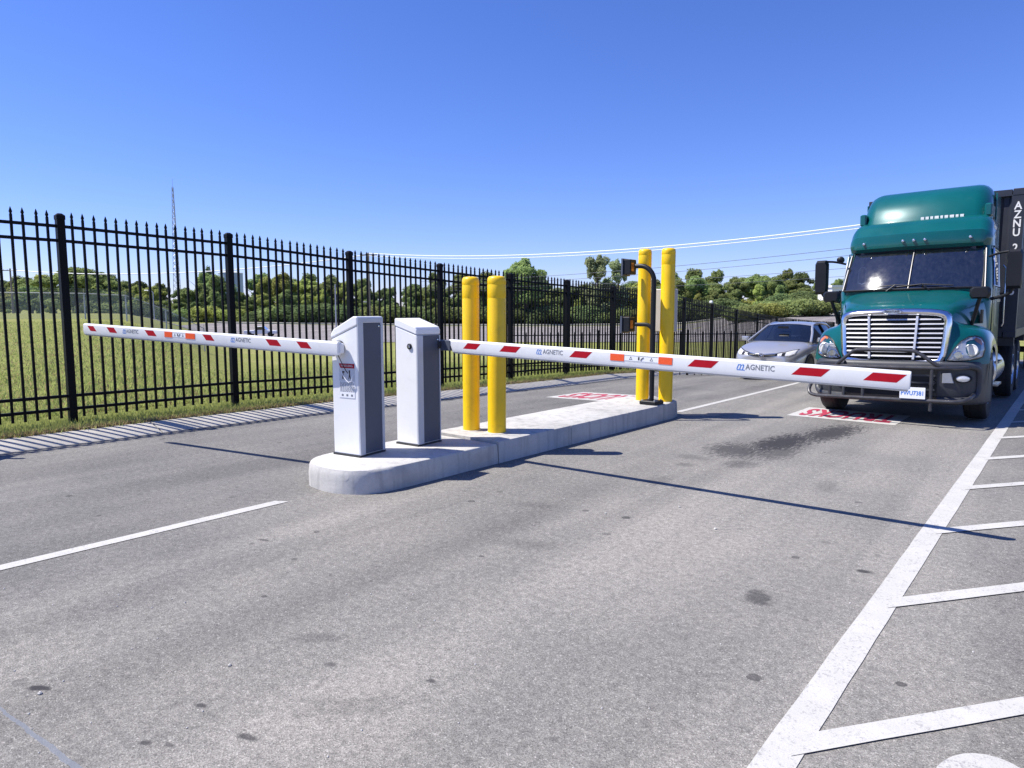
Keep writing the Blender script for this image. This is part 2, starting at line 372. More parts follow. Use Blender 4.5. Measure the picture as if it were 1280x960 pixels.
mb = MB(); ry = axis_pts([(-14,12,2),(12,48,1),(48,74,2)])
rx = [-9.36,-8.8,-8,-7,-6,-5.4,-4.9,-4.4,-3.9,-3.4,-2,2,8,16]
rw = []
for y in ry:
    rw.append([(x, y, ground_z(x, y)) for x in rx])
mb.grid(rw); tag(mb.build('road', asph, smooth=80), kind='structure')

# far car park sheet behind the field, with its kerb
mb = MB(); rw = []
for fo in np.arange(99, 170.1, 5):
    row = []
    for a in np.arange(-74, 72.1, 4):
        X, Y = from_fl(fo, a); row.append((X, Y, ground_z(X, Y)+.06))
    rw.append(row)
mb.grid(rw); tag(mb.build('car_park', asph_far, smooth=80), kind='structure')
mb = MB(); top = []; bot = []
for a in np.arange(-74, 90.1, 3):
    X, Y = from_fl(171, a); z = ground_z(X, Y); X2, Y2 = from_fl(173.2, a)
    top.append([(X, Y, z-.3), (X, Y, z+.32), (X2, Y2, z+.38), (X2, Y2, z-.3)])
mb.rings(top, close=True, cap=True); tag(mb.build('kerb', slab_m, smooth=0), kind='structure')

# sloping concrete kerb beside the fence, stone by stone
walk = MB()
walk.rings([[(-9.72, y, zf(y)-.25), (-9.40, y, zf(y)-.25), (-9.40, y, zf(y)-.06), (-9.72, y, zf(y)+.03)] for y in axis_pts([(-9, 60, 3)])])
walk_o = tag(walk.build('kerb', slab_m, smooth=30), kind='structure')
KP = [(-.235, -.16), (.22, -.16), (.22, -.012), (.20, .006), (-.02, .068), (-.13, .096), (-.18, .102), (-.225, .098), (-.235, .088)]
sl = MB().prism(KP, -1.492, 1.492, 'y').mesh('kerb_stone', slab_m, 30)
y = -6.55
while y < 56:
    a = math.atan2(zf(y+1.5)-zf(y-1.5), 3); o = link('kerb_stone', sl, walk_o, (-9.55+random.uniform(-.004, .004), y, (zf(y+1.5)+zf(y-1.5))/2+.004+random.uniform(-.003, .003)))
    o.rotation_euler = (a, 0, random.uniform(-.002, .002)); y += 3.0

# ------------------------------------------------------------------ road markings
def marking(name, pts, m=mark_white, dz=.004, seg=1):
    """quad strip between two edges following the ground"""
    (a, b, c, d) = pts; mb = MB(); rw = []
    for i in range(seg+1):
        t = i/seg; p = [a[k]+(b[k]-a[k])*t for k in (0, 1)]; q = [d[k]+(c[k]-d[k])*t for k in (0, 1)]
        j = lambda: random.uniform(-.002, .002)
        rw.append([(p[0]+j(), p[1], ground_z(*p)+dz), (q[0]+j(), q[1], ground_z(*q)+dz)])
    mb.grid(rw); return tag(mb.build(name, m, smooth=0), kind='structure')
marking('lane_line', [(-5.17, -8), (-5.17, 3.08), (-5.06, 3.14), (-5.06, -8)], seg=40)
marking('lane_line', [(-4.97, 10.15), (-4.97, 46), (-4.86, 46), (-4.86, 10.15)], seg=90)
marking('edge_line', [(-.80, 1.0), (-.80, 40), (-.665, 40), (-.665, 1.0)], seg=150)
for k in range(-1, 14):
    y0 = .87+1.61*k; dx, dy = 3.1, 4.2; w = .17
    marking('hatch_line', [(-.70, y0-.06), (-.655+dx, y0+dy), (-.655+dx, y0+dy+w), (-.70, y0+w-.06)], dz=.0065, seg=14)
mb = MB(); arc_o = []; arc_i = []
for k in range(15):
    a = math.pi*(.98-.96*k/14); arc_o.append((-.12+.17*math.cos(a), 2.62+.27*math.sin(a), .0045)); arc_i.append((-.12+.10*math.cos(a), 2.62+.17*math.sin(a), .0045))
mb.grid([arc_o, arc_i]); tag(mb.build('curved_marking', mark_white, smooth=0), kind='structure')
def floor_panel(x0, x1, y0, y1, word):
    o = marking('painted_panel', [(x0, y0), (x0, y1), (x1, y1), (x1, y0)], dz=.004, seg=6)
    me = text_mesh(word, 1.0, mark_red, 0, .035, sx=1, space=1.08)
    vs_ = np.array([v.co for v in me.vertices]); lo, hi = vs_.min(0), vs_.max(0)
    W, H = (x1-x0)*.86, (y1-y0)*.74
    for v in me.vertices:
        u = (v.co.x-(lo[0]+hi[0])/2)/(hi[0]-lo[0])*W; q = (v.co.y-(lo[1]+hi[1])/2)/(hi[1]-lo[1])*H
        X, Y = (x0+x1)/2-u, (y0+y1)/2-q; v.co = (X, Y, ground_z(X, Y)+.008)
    link('lettering', me, o); return o
floor_panel(-3.42, -1.92, 10.82, 11.98, 'TRUCKS')
floor_panel(-8.05, -6.30, 10.75, 12.1, 'TRUCKS')

# ------------------------------------------------------------------ black picket fence
FX = -10.62; FK = FX/-11.0; FY0 = 3.43*FK
def ftop(Y): return 1.6+(ztop(Y/FK)-1.6)*FK
def fbase(Y): return 1.6+(zf(Y/FK)-1.6)*FK
fence = empty('picket_fence', (FX, FY0, 0), 0, 'tall black metal picket fence behind the concrete kerb', 'fence')
def fchild(name, me, loc):
    o = link(name, me, fence); o.location = (loc[0]-FX, loc[1]-FY0, loc[2]); return o
pm = MB(); a = .047
pm.rings([[(-a,-a,-.1),(a,-a,-.1),(a,a,-.1),(-a,a,-.1)], [(-a,-a,.97),(a,-a,.97),(a,a,.97),(-a,a,.97)], [(-a*1.12,-a*1.12,.972),(a*1.12,-a*1.12,.972),(a*1.12,a*1.12,.972),(-a*1.12,a*1.12,.972)],
          [(-a*1.12,-a*1.12,.99),(a*1.12,-a*1.12,.99),(a*1.12,a*1.12,.99),(-a*1.12,a*1.12,.99)], [(-a*.5,-a*.5,1),(a*.5,-a*.5,1),(a*.5,a*.5,1),(-a*.5,a*.5,1)]])
post_me = pm.mesh('post', black_fence, 20)
km = MB(); a = .0145
def sq(s, z): return [(-s,-s,z),(s,-s,z),(s,s,z),(-s,s,z)]
km.rings([sq(a, 0), sq(a, .965), sq(a*.7, .970), sq(a*1.15, .978), sq(a*.15, 1.0)])
pick_me = km.mesh('picket', black_fence, 20)
posts = [(3.43+2.445*i)*FK for i in range(-2, 17)]
for i, y in enumerate(posts):
    hgt = ftop(y)-fbase(y); o = fchild('post', post_me, (FX, y, fbase(y))); o.scale = (1, 1, hgt)
    if i == len(posts)-1: break
    y2 = posts[i+1]
    for dt, th in ((-.17, .045), (-.36, .045), (None, .40), (None, .22)):
        z0 = ftop(y)+dt if dt else fbase(y)+th; z1 = ftop(y2)+dt if dt else fbase(y2)+th
        m = MB(); q = .02
        m.rings([[(-q, 0, -q), (q, 0, -q), (q, 0, q), (-q, 0, q)], [(-q, y2-y, z1-z0-q), (q, y2-y, z1-z0-q), (q, y2-y, z1-z0+q), (-q, y2-y, z1-z0+q)]])
        o = link('rail', m.mesh('rail', black_fence, 20), fence); o.location = (0, y-FY0, z0)
    for k in range(16):
        t = (k+1)/17; yy = y+(y2-y)*t; zb = fbase(y)+(fbase(y2)-fbase(y))*t+.10; zt = ftop(y)+(ftop(y2)-ftop(y))*t+.03
        o = fchild('picket', pick_me, (FX+random.uniform(-.002, .002), yy, zb)); o.scale = (1, 1, zt-zb); o.rotation_euler = (random.uniform(-.003, .003), random.uniform(-.003, .003), 0)

# low black picket fence further out on the grass
lp0, lp1 = Vector(from_fl(19.5, -.3)), Vector(from_fl(21.5, 8.2)); n = 36
lf = empty('low_picket_fence', (lp0.x, lp0.y, ground_z(*lp0)), 0, 'low black picket fence on the grass behind the tall fence', 'fence')
for i in range(n+1):
    p = lp0.lerp(lp1, i/n); z = ground_z(*p); tt = 1.04; post = i % 12 == 0
    m = post_me if post else pick_me; o = link('post' if post else 'picket', m, lf); o.location = (p.x-lp0.x, p.y-lp0.y, z-.02-lf.location.z)
    o.scale = (.55 if post else .8, .55 if post else .8, tt-z+(.05 if post else 0))
for zz in (.93, .05):
    m = MB(); m.tube([(lp0.x-lf.location.x, lp0.y-lf.location.y, zz-lf.location.z), (lp1.x-lf.location.x, lp1.y-lf.location.y, zz-lf.location.z)], .018, 4); m.build('rail', black_fence, lf)

# ------------------------------------------------------------------ traffic island
IX0, IX1 = -5.66, -4.66
isl = empty('traffic_island', (-5.16, 6.5, 0), 0, 'long raised concrete island carrying the barrier cabinets and yellow bollards', 'traffic island')
def island_block(poly, z1, m, bevel=.03, rough=0.0, seed=0):
    rnd = random.Random(seed); mb = MB(); n = len(poly); cx = sum(p[0] for p in poly)/n; cy = sum(p[1] for p in poly)/n
    def ring(ins, z, j=0): return [(p[0]+(cx-p[0])/max(.3, math.hypot(p[0]-cx, p[1]-cy))*ins+rnd.uniform(-j, j)+5.16, p[1]+(cy-p[1])/max(.3, math.hypot(p[0]-cx, p[1]-cy))*ins+rnd.uniform(-j, j)-6.5, z) for p in poly]
    rs = [ring(0, -.3)]+[ring(.012*t, z1*t, rough) for t in (.0, .25, .5, .75)]+[ring(.014, z1-bevel, rough), ring(.012+bevel*.4, z1-bevel*.25, rough), ring(.014+bevel, z1, rough*.4)]
    mb.rings(rs); return mb
nose = []
for k in range(21):
    a = math.pi+math.pi*k/20; nose.append((-5.16+.5*math.copysign(abs(math.cos(a))**.8, math.cos(a)), 4.06+.52*math.copysign(abs(math.sin(a))**.8, math.sin(a))))
nose = nose+[(IX1, 4.4), (IX1, 4.9), (IX1, 5.388), (IX0, 5.388), (IX0, 4.9), (IX0, 4.4)]
island_block(nose, .215, conc_rough, .03, .005, 3).build('nose_block', conc_rough, isl, smooth=40)
ys = [5.40, 6.75, 8.1, 9.0]
for k in range(3):
    y0, y1 = ys[k], ys[k+1]-.008
    poly = [(IX0, y0), (IX0+.5, y0), (IX1, y0), (IX1, (y0+y1)/2), (IX1, y1), (IX0+.5, y1), (IX0, y1), (IX0, (y0+y1)/2)]
    mb = MB(); b = .022; z1 = .235
    for xa, xb in ((IX0, IX1),):
        prof = [(xa, -.3), (xb+.012, -.3), (xb, z1-b), (xb-b*.4, z1-b*.3), (xb-b, z1), (xa+b, z1), (xa+b*.4, z1-b*.3), (xa, z1-b)]
        mb.rings([[(p[0]+5.16, y0-6.5, p[1]) for p in prof], [(p[0]+5.16, y1-6.5, p[1]) for p in prof]])
    mb.build('island_block', conc, isl, smooth=30)
end = [(IX0, 9.0), (IX1, 9.0), (IX1, 9.45), (IX1-.06, 9.72), (IX1-.25, 9.9), (IX0+.25, 9.9), (IX0+.06, 9.72), (IX0, 9.45)]
island_block(end, .235, conc, .022, 0, 5).build('island_block', conc, isl, smooth=40)

# ------------------------------------------------------------------ barrier cabinets (local frame: boom leaves towards +x, roof falls towards +x)
def cabinet(loc, rz, label, low_at, door_side, w=.30):
    """low_at = +1 roof falls to +x, -1 roof falls to -x; dark door always on the +x face"""
    root = empty('barrier_cabinet', loc, rz, label, 'barrier cabinet', 'barrier cabinets on the island')
    d, zh, zl = .35, 1.345, 1.235
    a, b = w/2, d/2
    if low_at < 0: zL, zR = zl-.02, zh
    else: zL, zR = zh-.02, zl
    def zroof(x): return zL+(zR-zL)*(x+a)/w
    mb = MB(); hd = .085
    pr = [(-a, .02), (a, .02), (a, zR-hd), (-a, zL-hd)]
    mb.prism(pr, -b, b, 'y'); mb.build('housing', white_paint, root, smooth=0, bevel=.008)
    hood = MB(); e = .006; c = .035
    if low_at < 0:
        pts = [(-a-e, zL-hd+.004), (a+e, zR-hd+.004), (a+e, zR), (a-.05, zR+.001), (-a+c, zL+.012), (-a+.006, zL-.02), (-a-e, zL-.045)]
    else:
        pts = [(-a-e, zL-hd+.004), (a+e, zR-hd+.004), (a+e, zR-.03), (a-.012, zR), (-a+.01, zL), (-a-e, zL-.01)]
    hood.prism(pts, -b-e, b+e, 'y'); hood.build('hood', white_paint, root, smooth=0, bevel=.012)
    fl = MB().box((-a-.008, -b-.008, 0), (a+.008, b+.008, .022)); fl.build('base_flange', steel_dk, root, smooth=0)
    # corner trim and dark door on the +x face
    zt = zR-(.10 if low_at > 0 else .055)
    tr = MB()
    if low_at < 0: tr.box((a+.0005, -b-.0005, .021), (a+.012, -b+.07, zR-.012)).box((a+.0005, b-.035, .021), (a+.012, b-.0005, zR-.012)).box((a+.0005, -b+.07, zt), (a+.012, b-.035, zR-.013))
    else: tr.box((a+.0005, -b-.0005, .021), (a+.012, -b+.085, zR-hd)).box((a+.0005, b-.016, .021), (a+.012, b-.0005, zR-hd))
    tr.build('corner_trim', silver_trim, root, smooth=0, bevel=.003)
    y0 = -b+(.073 if low_at < 0 else .088); y1 = b-(.038 if low_at < 0 else .019)
    dr = MB().box((a-.004, y0, .03), (a+.008, y1, zt-.004 if low_at < 0 else zR-hd-.003)).build('door_panel', slate, root, smooth=0, bevel=.003)
    MB().lathe([(.004, 0), (.009, 0), (.009, .003), (.002, .004)], 10, 'x', (a+.008, y1-.02, zt-.04)).build('screw', chrome, dr)
    return root, (a, b, zL, zR, zroof)
zi = .213
cab1, dims = cabinet((-5.402, 4.157, zi), R(9), 'white barrier cabinet with a red and grey warning sticker on its lit side', -1, 1, .335)
cab2, dims2 = cabinet((-5.345, 4.895, zi), R(4), 'white barrier cabinet with a round key lock on its lit side', 1, 1)
# warning sticker
stk = MB().box((-.075, -.1772, .565), (.125, -.1756, .90)).build('warning_sticker', label_grey, cab1, smooth=0)
MB().box((-.073, -.1782, .855), (.123, -.1774, .898)).build('red_band', red, stk, smooth=0)
link('lettering', text_mesh('WARNING', .032, label_grey, .0003), stk).matrix_local = Matrix.Translation((.025, -.1786, .876)) @ Matrix.Rotation(R(90), 4, 'X')
MB().add([(-.035, -.1784, .75), (-.018, -.1784, .75), (-.018, -.1784, .81), (-.005, -.1784, .81), (-.005, -.1784, .825), (-.035, -.1784, .825)], [(0, 1, 2, 3, 4, 5)]).build('barrier_pictogram', black_ink, stk, smooth=0)
MB().add([(.045, -.1784, .75), (.053, -.1784, .75), (.06, -.1784, .775), (.067, -.1784, .75), (.075, -.1784, .75), (.066, -.1784, .80), (.069, -.1784, .835), (.051, -.1784, .835), (.054, -.1784, .80)], [(0, 1, 2, 3, 4, 5, 6, 7, 8)]).build('figure_pictogram', black_ink, stk, smooth=0)
MB().box((-.072, -.1781, .57), (.122, -.1774, .73)).build('text_field', plate_m, stk, smooth=0)
tx = MB(); rr = random.Random(4)
for i in range(9):
    z = .722-.011*i
    x = -.065
    while x < .105:
        l = rr.uniform(.012, .032); tx.box((x, -.1789, z-.006), (min(.118, x+l), -.1783, z)); x += l+.006
for i, cx in enumerate((-.035, .025, .085)): tx.box((cx-.012, -.1789, .585), (cx+.012, -.1783, .605))
tx.build('small_print', grey_ink, stk, smooth=0)
# key lock
lk = MB().lathe([(.001, 0), (.030, 0), (.030, -.012), (.024, -.016), (.022, -.012), (.001, -.012)], 20, 'y', (.055, -.1755, 1.035), cap=False).build('key_lock', black_pl, cab2)
MB().lathe([(.018, -.013), (.017, -.018), (.001, -.019)], 16, 'y', (.055, -.1755, 1.035), cap=False).build('lock_barrel', chrome, lk)

# ------------------------------------------------------------------ booms
APROF = [(-.020, -.062), (-.029, -.030), (-.029, .050), (-.020, .066), (.020, .066), (.029, .050), (.029, -.030), (.020, -.062)]
def boom(loc, rz, tilt, L, label, slant, stripes, refl, logos, flip):
    root = empty('barrier_boom', loc, rz, label, 'barrier boom', 'barrier booms across the lanes'); root.rotation_euler = (0, tilt, rz)
    s = -1 if flip else 1
    rs = []
    st = [0, .05, L*.25, L*.5, L*.75, L-.012, L]
    for x in st:
        k = .93 if x == L else 1; cut = 0
        rs.append([(s*(x+(.05*(p[1] < -.02) if x == 0 and not flip else 0)), p[0]*k, p[1]*k) for p in APROF])
    MB().rings(rs).build('beam', arm_white, root, smooth=25)
    MB().tube([(s*.06, 0, -.066), (s*(L-.01), 0, -.066)], .011, 8).build('safety_edge', silver_trim, root)
    for x0, x1 in stripes:
        h = .030; sl = .030*slant; f = -.0298
        MB().add([(s*x0-sl, f, -h+.012), (s*x1-sl, f, -h+.012), (s*x1+sl, f, h+.012), (s*x0+sl, f, h+.012), (s*x0-sl, f+.0012, -h+.012), (s*x1-sl, f+.0012, -h+.012), (s*x1+sl, f+.0012, h+.012), (s*x0+sl, f+.0012, h+.012)],
                 [(0,1,2,3),(4,5,6,7),(0,1,5,4),(1,2,6,5),(2,3,7,6),(3,0,4,7)]).build('red_stripe', red, root, smooth=0)
        # the same stripe on the far face
        MB().add([(s*x0-sl, -f, -h+.012), (s*x1-sl, -f, -h+.012), (s*x1+sl, -f, h+.012), (s*x0+sl, -f, h+.012), (s*x0-sl, -f-.0012, -h+.012), (s*x1-sl, -f-.0012, -h+.012), (s*x1+sl, -f-.0012, h+.012), (s*x0+sl, -f-.0012, h+.012)],
                 [(0,1,2,3),(4,5,6,7),(0,1,5,4),(1,2,6,5),(2,3,7,6),(3,0,4,7)]).build('red_stripe', red, root, smooth=0)
    a, b, c, d = refl
    for x0, x1 in ((a, b), (c, d)): MB().box((min(s*x0, s*x1), -.033, -.018), (max(s*x0, s*x1), -.0296, .042)).build('reflector', orange, root, smooth=0)
    lb = MB().box((min(s*b, s*c), -.0306, -.017), (max(s*b, s*c), -.0294, .040)).build('warning_label', plate_m, root, smooth=0)
    x0 = min(s*b, s*c); wd = abs(c-b); y = -.0312
    for q in (.2, .8):
        cx = x0+wd*q; MB().add([(cx-.016, y, 0), (cx+.016, y, 0), (cx, y, .03), (cx-.009, y, .004), (cx+.009, y, .004), (cx, y, .021)], [(0,1,4,3),(1,2,5,4),(2,0,3,5)]).build('warning_triangle', black_ink, lb, smooth=0)
    cx = x0+wd*.5; MB().box((cx-.028, y-.0002, .0), (cx-.014, y+.0004, .028)).build('post_pictogram', black_ink, lb, smooth=0)
    MB().tube([(cx-.004, y, .0), (cx+.008, y, .016), (cx+.024, y, .026)], .004, 4).build('arm_pictogram', black_ink, lb, smooth=0)
    for zz in (-.012, .034): MB().box((x0+.004, y, zz), (x0+wd-.004, y+.0004, zz+.0025)).build('border_line', black_ink, lb, smooth=0)
    for x, wl in logos:
        me = text_mesh('AGNETIC', .060, grey_ink, .0003, .0008, 'LEFT', .86, 1.02); o = link('logo', me, root)
        o.matrix_local = Matrix.Translation((s*x-wl*.5+wl*.27, -.0300, .012)) @ Matrix.Rotation(R(90), 4, 'X')
        me2 = text_mesh('m', .088, blue_ink, .0003, 0, 'LEFT', .88)
        for v in me2.vertices: v.co.x += .3*v.co.y
        o2 = link('logo_initial', me2, root); o2.matrix_local = Matrix.Translation((s*x-wl*.5, -.0300, .018)) @ Matrix.Rotation(R(90), 4, 'X')
        MB().box((s*x-wl*.5+.0, -.0302, -.016), (s*x-wl*.5+.062, -.0296, -.010)).build('logo_underline', blue_ink, root, smooth=0)
    return root
b2s, b2e = Vector((-5.087, 5.12, 1.248)), Vector((-.876, 5.38, 1.126)); d2 = b2e-b2s
boom2 = boom(b2s, math.atan2(d2.y, d2.x), math.atan2(-d2.z, d2.xy.length), d2.length, 'white boom with red slanted stripes lowered in front of the green truck', 1,
     [(.23, .40), (.70, .90), (1.51, 1.69), (2.65, 2.85), (3.47, 3.68), (3.96, 4.17)], (1.905, 2.04, 2.363, 2.486), [(1.25, .27), (3.153, .25)], False)
b1s, b1e = Vector((-5.356, 3.91, 1.2555)), Vector((-9.30, 3.097, 1.397)); d1 = b1e-b1s
boom1 = boom(b1s, math.atan2(-d1.y, -d1.x), math.atan2(d1.z, d1.xy.length), d1.length, 'white boom with red slanted stripes reaching towards the black fence', -1,
     [(x0-.15, x1-.15) for x0, x1 in [(.50, .64), (.90, 1.06), (1.87, 2.0), (2.82, 2.97), (3.54, 3.68), (3.94, 4.06)]], (1.997, 2.149, 2.371, 2.50), [(1.31, .26), (3.13, .24)], True)
# boom mounts: parts of the cabinets
def world_part(mb, name, m, root, **k):
    inv = (Matrix.Translation(root.location) @ root.rotation_euler.to_matrix().to_4x4()).inverted()
    mb.v = [tuple(inv @ Vector(v)) for v in mb.v]; return mb.build(name, m, root, **k)
world_part(MB().lathe([(.03, 5.04), (.06, 5.04), (.06, 5.08), (.03, 5.16)], 16, 'y', (-5.24, 0, 1.255)), 'drive_shaft', steel_dk, cab2)
world_part(MB().box((-5.30, 5.085, 1.195), (-5.06, 5.15, 1.305)), 'boom_clamp', slate, cab2, smooth=0, bevel=.006)
world_part(MB().lathe([(.03, 4.05), (.055, 4.03), (.055, 3.95), (.03, 3.93)], 16, 'y', (-5.43, 0, 1.275)), 'drive_shaft', steel_dk, cab1)
world_part(MB().cbox((-5.43, 3.935, 1.258), (.17, .06, .10), .01), 'boom_clamp', white_paint, cab1, smooth=25)
cabm = MB(); cabm.tube([(-5.42, 3.915, 1.20), (-5.41, 3.94, 1.10), (-5.37, 3.955, 1.0), (-5.33, 3.96, .955), (-5.30, 3.965, .935), (-5.27, 3.975, .95), (-5.265, 3.985, 1.0)], .004, 6)
world_part(cabm, 'cable', plate_m, cab1)
cabm = MB(); cabm.tube([(-5.39, 3.915, 1.20), (-5.37, 3.945, 1.12), (-5.34, 3.965, 1.05), (-5.32, 3.975, 1.02)], .004, 6); world_part(cabm, 'cable', black_pl, cab1)

# ------------------------------------------------------------------ bollards
def bollard(x, y, top, r, label, grp):
    z0 = .232; h = top-z0
    root = empty('bollard', (x, y, z0), random.uniform(0, 6), label, 'bollard', grp)
    prof = [(r, -.02), (r, h-.255), (r*.985, h-.25), (r*.985, h-.243), (r, h-.238), (r, h-.105), (r*.985, h-.1), (r*.985, h-.094), (r, h-.09), (r, h-.05), (r*.96, h-.025), (r*.82, h-.008), (r*.5, h-.001), (.001, h)]
    MB().lathe(prof, 32).build('sleeve', yellow, root, smooth=50)
    gr = MB().lathe([(r+.03, -.015), (r+.028, .006), (r+.012, .014), (r*.98, .012)], 20, cap=False)
    gr.v = [(v[0]*(1+random.uniform(-.06, .1)), v[1]*(1+random.uniform(-.06, .1)), v[2]) for v in gr.v]; gr.build('grout_ring', conc_rough, root)
    return root
bollard(-5.37, 5.74, 2.0, .098, 'shorter yellow bollard standing behind the keyed cabinet, next to the fence lane', 'short yellow bollards')
bollard(-5.03, 5.80, 2.0, .104, 'shorter yellow bollard beside the truck lane, behind the boom root', 'short yellow bollards')
bollard(-5.15, 9.38, 2.55, .100, 'tall yellow bollard behind the curved reader post', 'tall yellow bollards')
bollard(-4.80, 9.46, 2.55, .104, 'tall yellow bollard at the far corner of the island, beside the truck lane', 'tall yellow bollards')

# ------------------------------------------------------------------ gooseneck reader post
gs = empty('reader_post', (-4.83, 9.08, .235), 0, 'black curved gooseneck post with two card reader heads on the island end', 'reader post')
bp = MB().cbox((0, 0, .03), (.27, .26, .06), .01).build('base_plate', black_pl, gs, smooth=25)
for sx in (-1, 1):
    for sy in (-1, 1): MB().lathe([(.012, .058), (.012, .072), (.004, .075)], 8, 'z', (sx*.10, sy*.10, 0)).build('anchor_bolt', galv, bp)
arc = [(0, 0, .05), (0, 0, 1.78)]+[(-.22+.22*math.cos(a), -.02*math.sin(a), 1.82+.22*math.sin(a)) for a in [R(k) for k in range(0, 91, 10)]]+[(-.30, -.02, 2.04)]
MB().tube(arc, .036, 12).build('curved_tube', black_pl, gs)
arc2 = [(0, 0, .9), (-.005, 0, 1.03)]+[(-.12+.12*math.cos(a), -.01*math.sin(a), 1.06+.12*math.sin(a)) for a in [R(k) for k in range(0, 91, 15)]]+[(-.28, -.02, 1.18)]
MB().tube(arc2, .030, 10).build('lower_tube', black_pl, gs)
for z in (2.03, 1.18):
    hd = MB().cbox((-.39, -.03, z), (.12, .18, .22), .008).build('reader_head', black_pl, gs, smooth=25)
    MB().box((-.475, -.14, z-.13), (-.449, .08, z+.125)).build('rain_hood', slate, hd, smooth=0)
    MB().box((-.332, -.09, z-.06), (-.326, -.02, z+.06)).build('amber_lens', amber, hd, smooth=0)

# beige cabinet panel behind the tall bollards
bx = empty('keypad_panel', (-4.98, 9.72, .235), 0, 'beige upright panel on a slim post between the two tall bollards', 'panel')
MB().cbox((0, 0, 1.39), (.40, .10, .66), .012).build('panel', beige, bx, smooth=25)
MB().box((-.05, -.03, 0), (.05, .03, 1.07)).build('post', beige, bx, smooth=0, bevel=.004)
MB().box((-.1, -.08, -.01), (.1, .08, .015)).build('base_plate', galv, bx, smooth=0)

# unseen invented post and plate left of the view, added for its shadow
sg = empty('shadow_post', (-9.62, 1.62, .03), R(-52), 'unseen grey post with a dark plate beside the kerb, added to cast a shadow', 'sign')
MB().tube([(0, 0, -.05), (0, 0, 1.45)], .03, 8).build('post', galv, sg)
MB().box((-.16, -.035, .85), (.16, -.031, 1.25)).build('shadow_plate', slate, sg, smooth=0)

# ------------------------------------------------------------------ vehicles
def catmull(pts, n=6):
    P = [Vector(p) for p in pts]; out = []
    for i in range(len(P)-1):
        p0, p1, p2, p3 = P[max(i-1, 0)], P[i], P[i+1], P[min(i+2, len(P)-1)]
        for k in range(n):
            t = k/n; out.append(.5*((2*p1)+(p2-p0)*t+(2*p0-5*p1+4*p2-p3)*t*t+(3*p1-p0-3*p2+p3)*t**3))
    return out+[P[-1]]
def mir(rows): return [[(-p[0], p[1], p[2]) for p in r] for r in rows]
def make_wheel(name, parent, c, r, w, side, rim=alum, rr=.56, lugs=10):
    """axis along x; side = +1 outer face towards +x"""
    t = MB(); h = w/2
    prof = [(r*rr*.98, -h*.86), (r*.80, -h), (r*.94, -h*.96), (r*.985, -h*.78), (r, -h*.5), (r*.99, -h*.34), (r, -h*.3), (r, h*.3), (r*.99, h*.34), (r, h*.5), (r*.985, h*.78), (r*.94, h*.96), (r*.80, h), (r*rr*.98, h*.86)]
    wheel = empty(name, c); wheel.parent = parent; wheel.location = c
    t.lathe(prof+[(r*rr*.9, 0)], 40, 'x', cap=False).build('tyre', rubber, wheel, smooth=40)
    q = MB(); s = side
    q.lathe([(r*rr, s*h*.86), (r*rr*.95, s*h*.92), (r*rr*.90, s*h*.55), (r*rr*.62, s*h*.38), (r*rr*.55, s*h*.62), (r*rr*.36, s*h*.66), (r*rr*.32, s*h*.9), (.001, s*h*.94)], 30, 'x', cap=False)
    ri = q.build('rim', rim, wheel, smooth=30)
    b = MB()
    for k in range(lugs):
        a = 2*math.pi*k/lugs; b.lathe([(r*.028, s*h*.55), (r*.028, s*h*.8), (.002, s*h*.83)], 6, 'x', (0, r*rr*.45*math.cos(a), r*rr*.45*math.sin(a)), cap=False)
    b.build('wheel_nuts', chrome, wheel, smooth=0); return wheel
def pillow(prof, w, Rr, front=None, skip=None, seg=5, mid=8):
    n = len(prof); P = [Vector(p) for p in prof]; area = sum(P[i].x*P[(i+1) % n].y-P[(i+1) % n].x*P[i].y for i in range(n))
    sg_ = 1 if area > 0 else -1; N = []
    for i in range(n):
        d1_ = (P[i]-P[i-1]).normalized(); d2_ = (P[(i+1) % n]-P[i]).normalized()
        n1 = Vector((-d1_.y, d1_.x))*sg_; n2 = Vector((-d2_.y, d2_.x))*sg_; m = (n1+n2); m = m.normalized() if m.length > 1e-6 else n1
        N.append(m/max(.5, m.dot(n1)))
    xs = [-(w-Rr)+2*(w-Rr)*k/mid for k in range(mid+1)]
    cols = [(x, 0) for x in xs]
    for k in range(1, seg+1):
        a = math.pi/2*k/seg; x = (w-Rr)+Rr*math.sin(a); d = Rr*(1-math.cos(a)); cols.append((x, d)); cols.insert(0, (-x, d))
    rs = []
    for x, d in cols:
        r_ = []
        for i in range(n):
            p = P[i]+N[i]*d; q = (x, p.x, p.y); r_.append(front(*q) if front else q)
        rs.append(r_)
    mb = MB(); vs_ = [p for r_ in rs for p in r_]; fs = []
    for j in range(len(rs)-1):
        for i in range(n):
            if skip and skip(i, (cols[j][0]+cols[j+1][0])/2): continue
            k = (i+1) % n; fs.append((j*n+i, j*n+k, (j+1)*n+k, (j+1)*n+i))
    fs.append(tuple(range(n))); fs.append(tuple((len(rs)-1)*n+i for i in range(n)))
    mb.add(vs_, fs); return mb

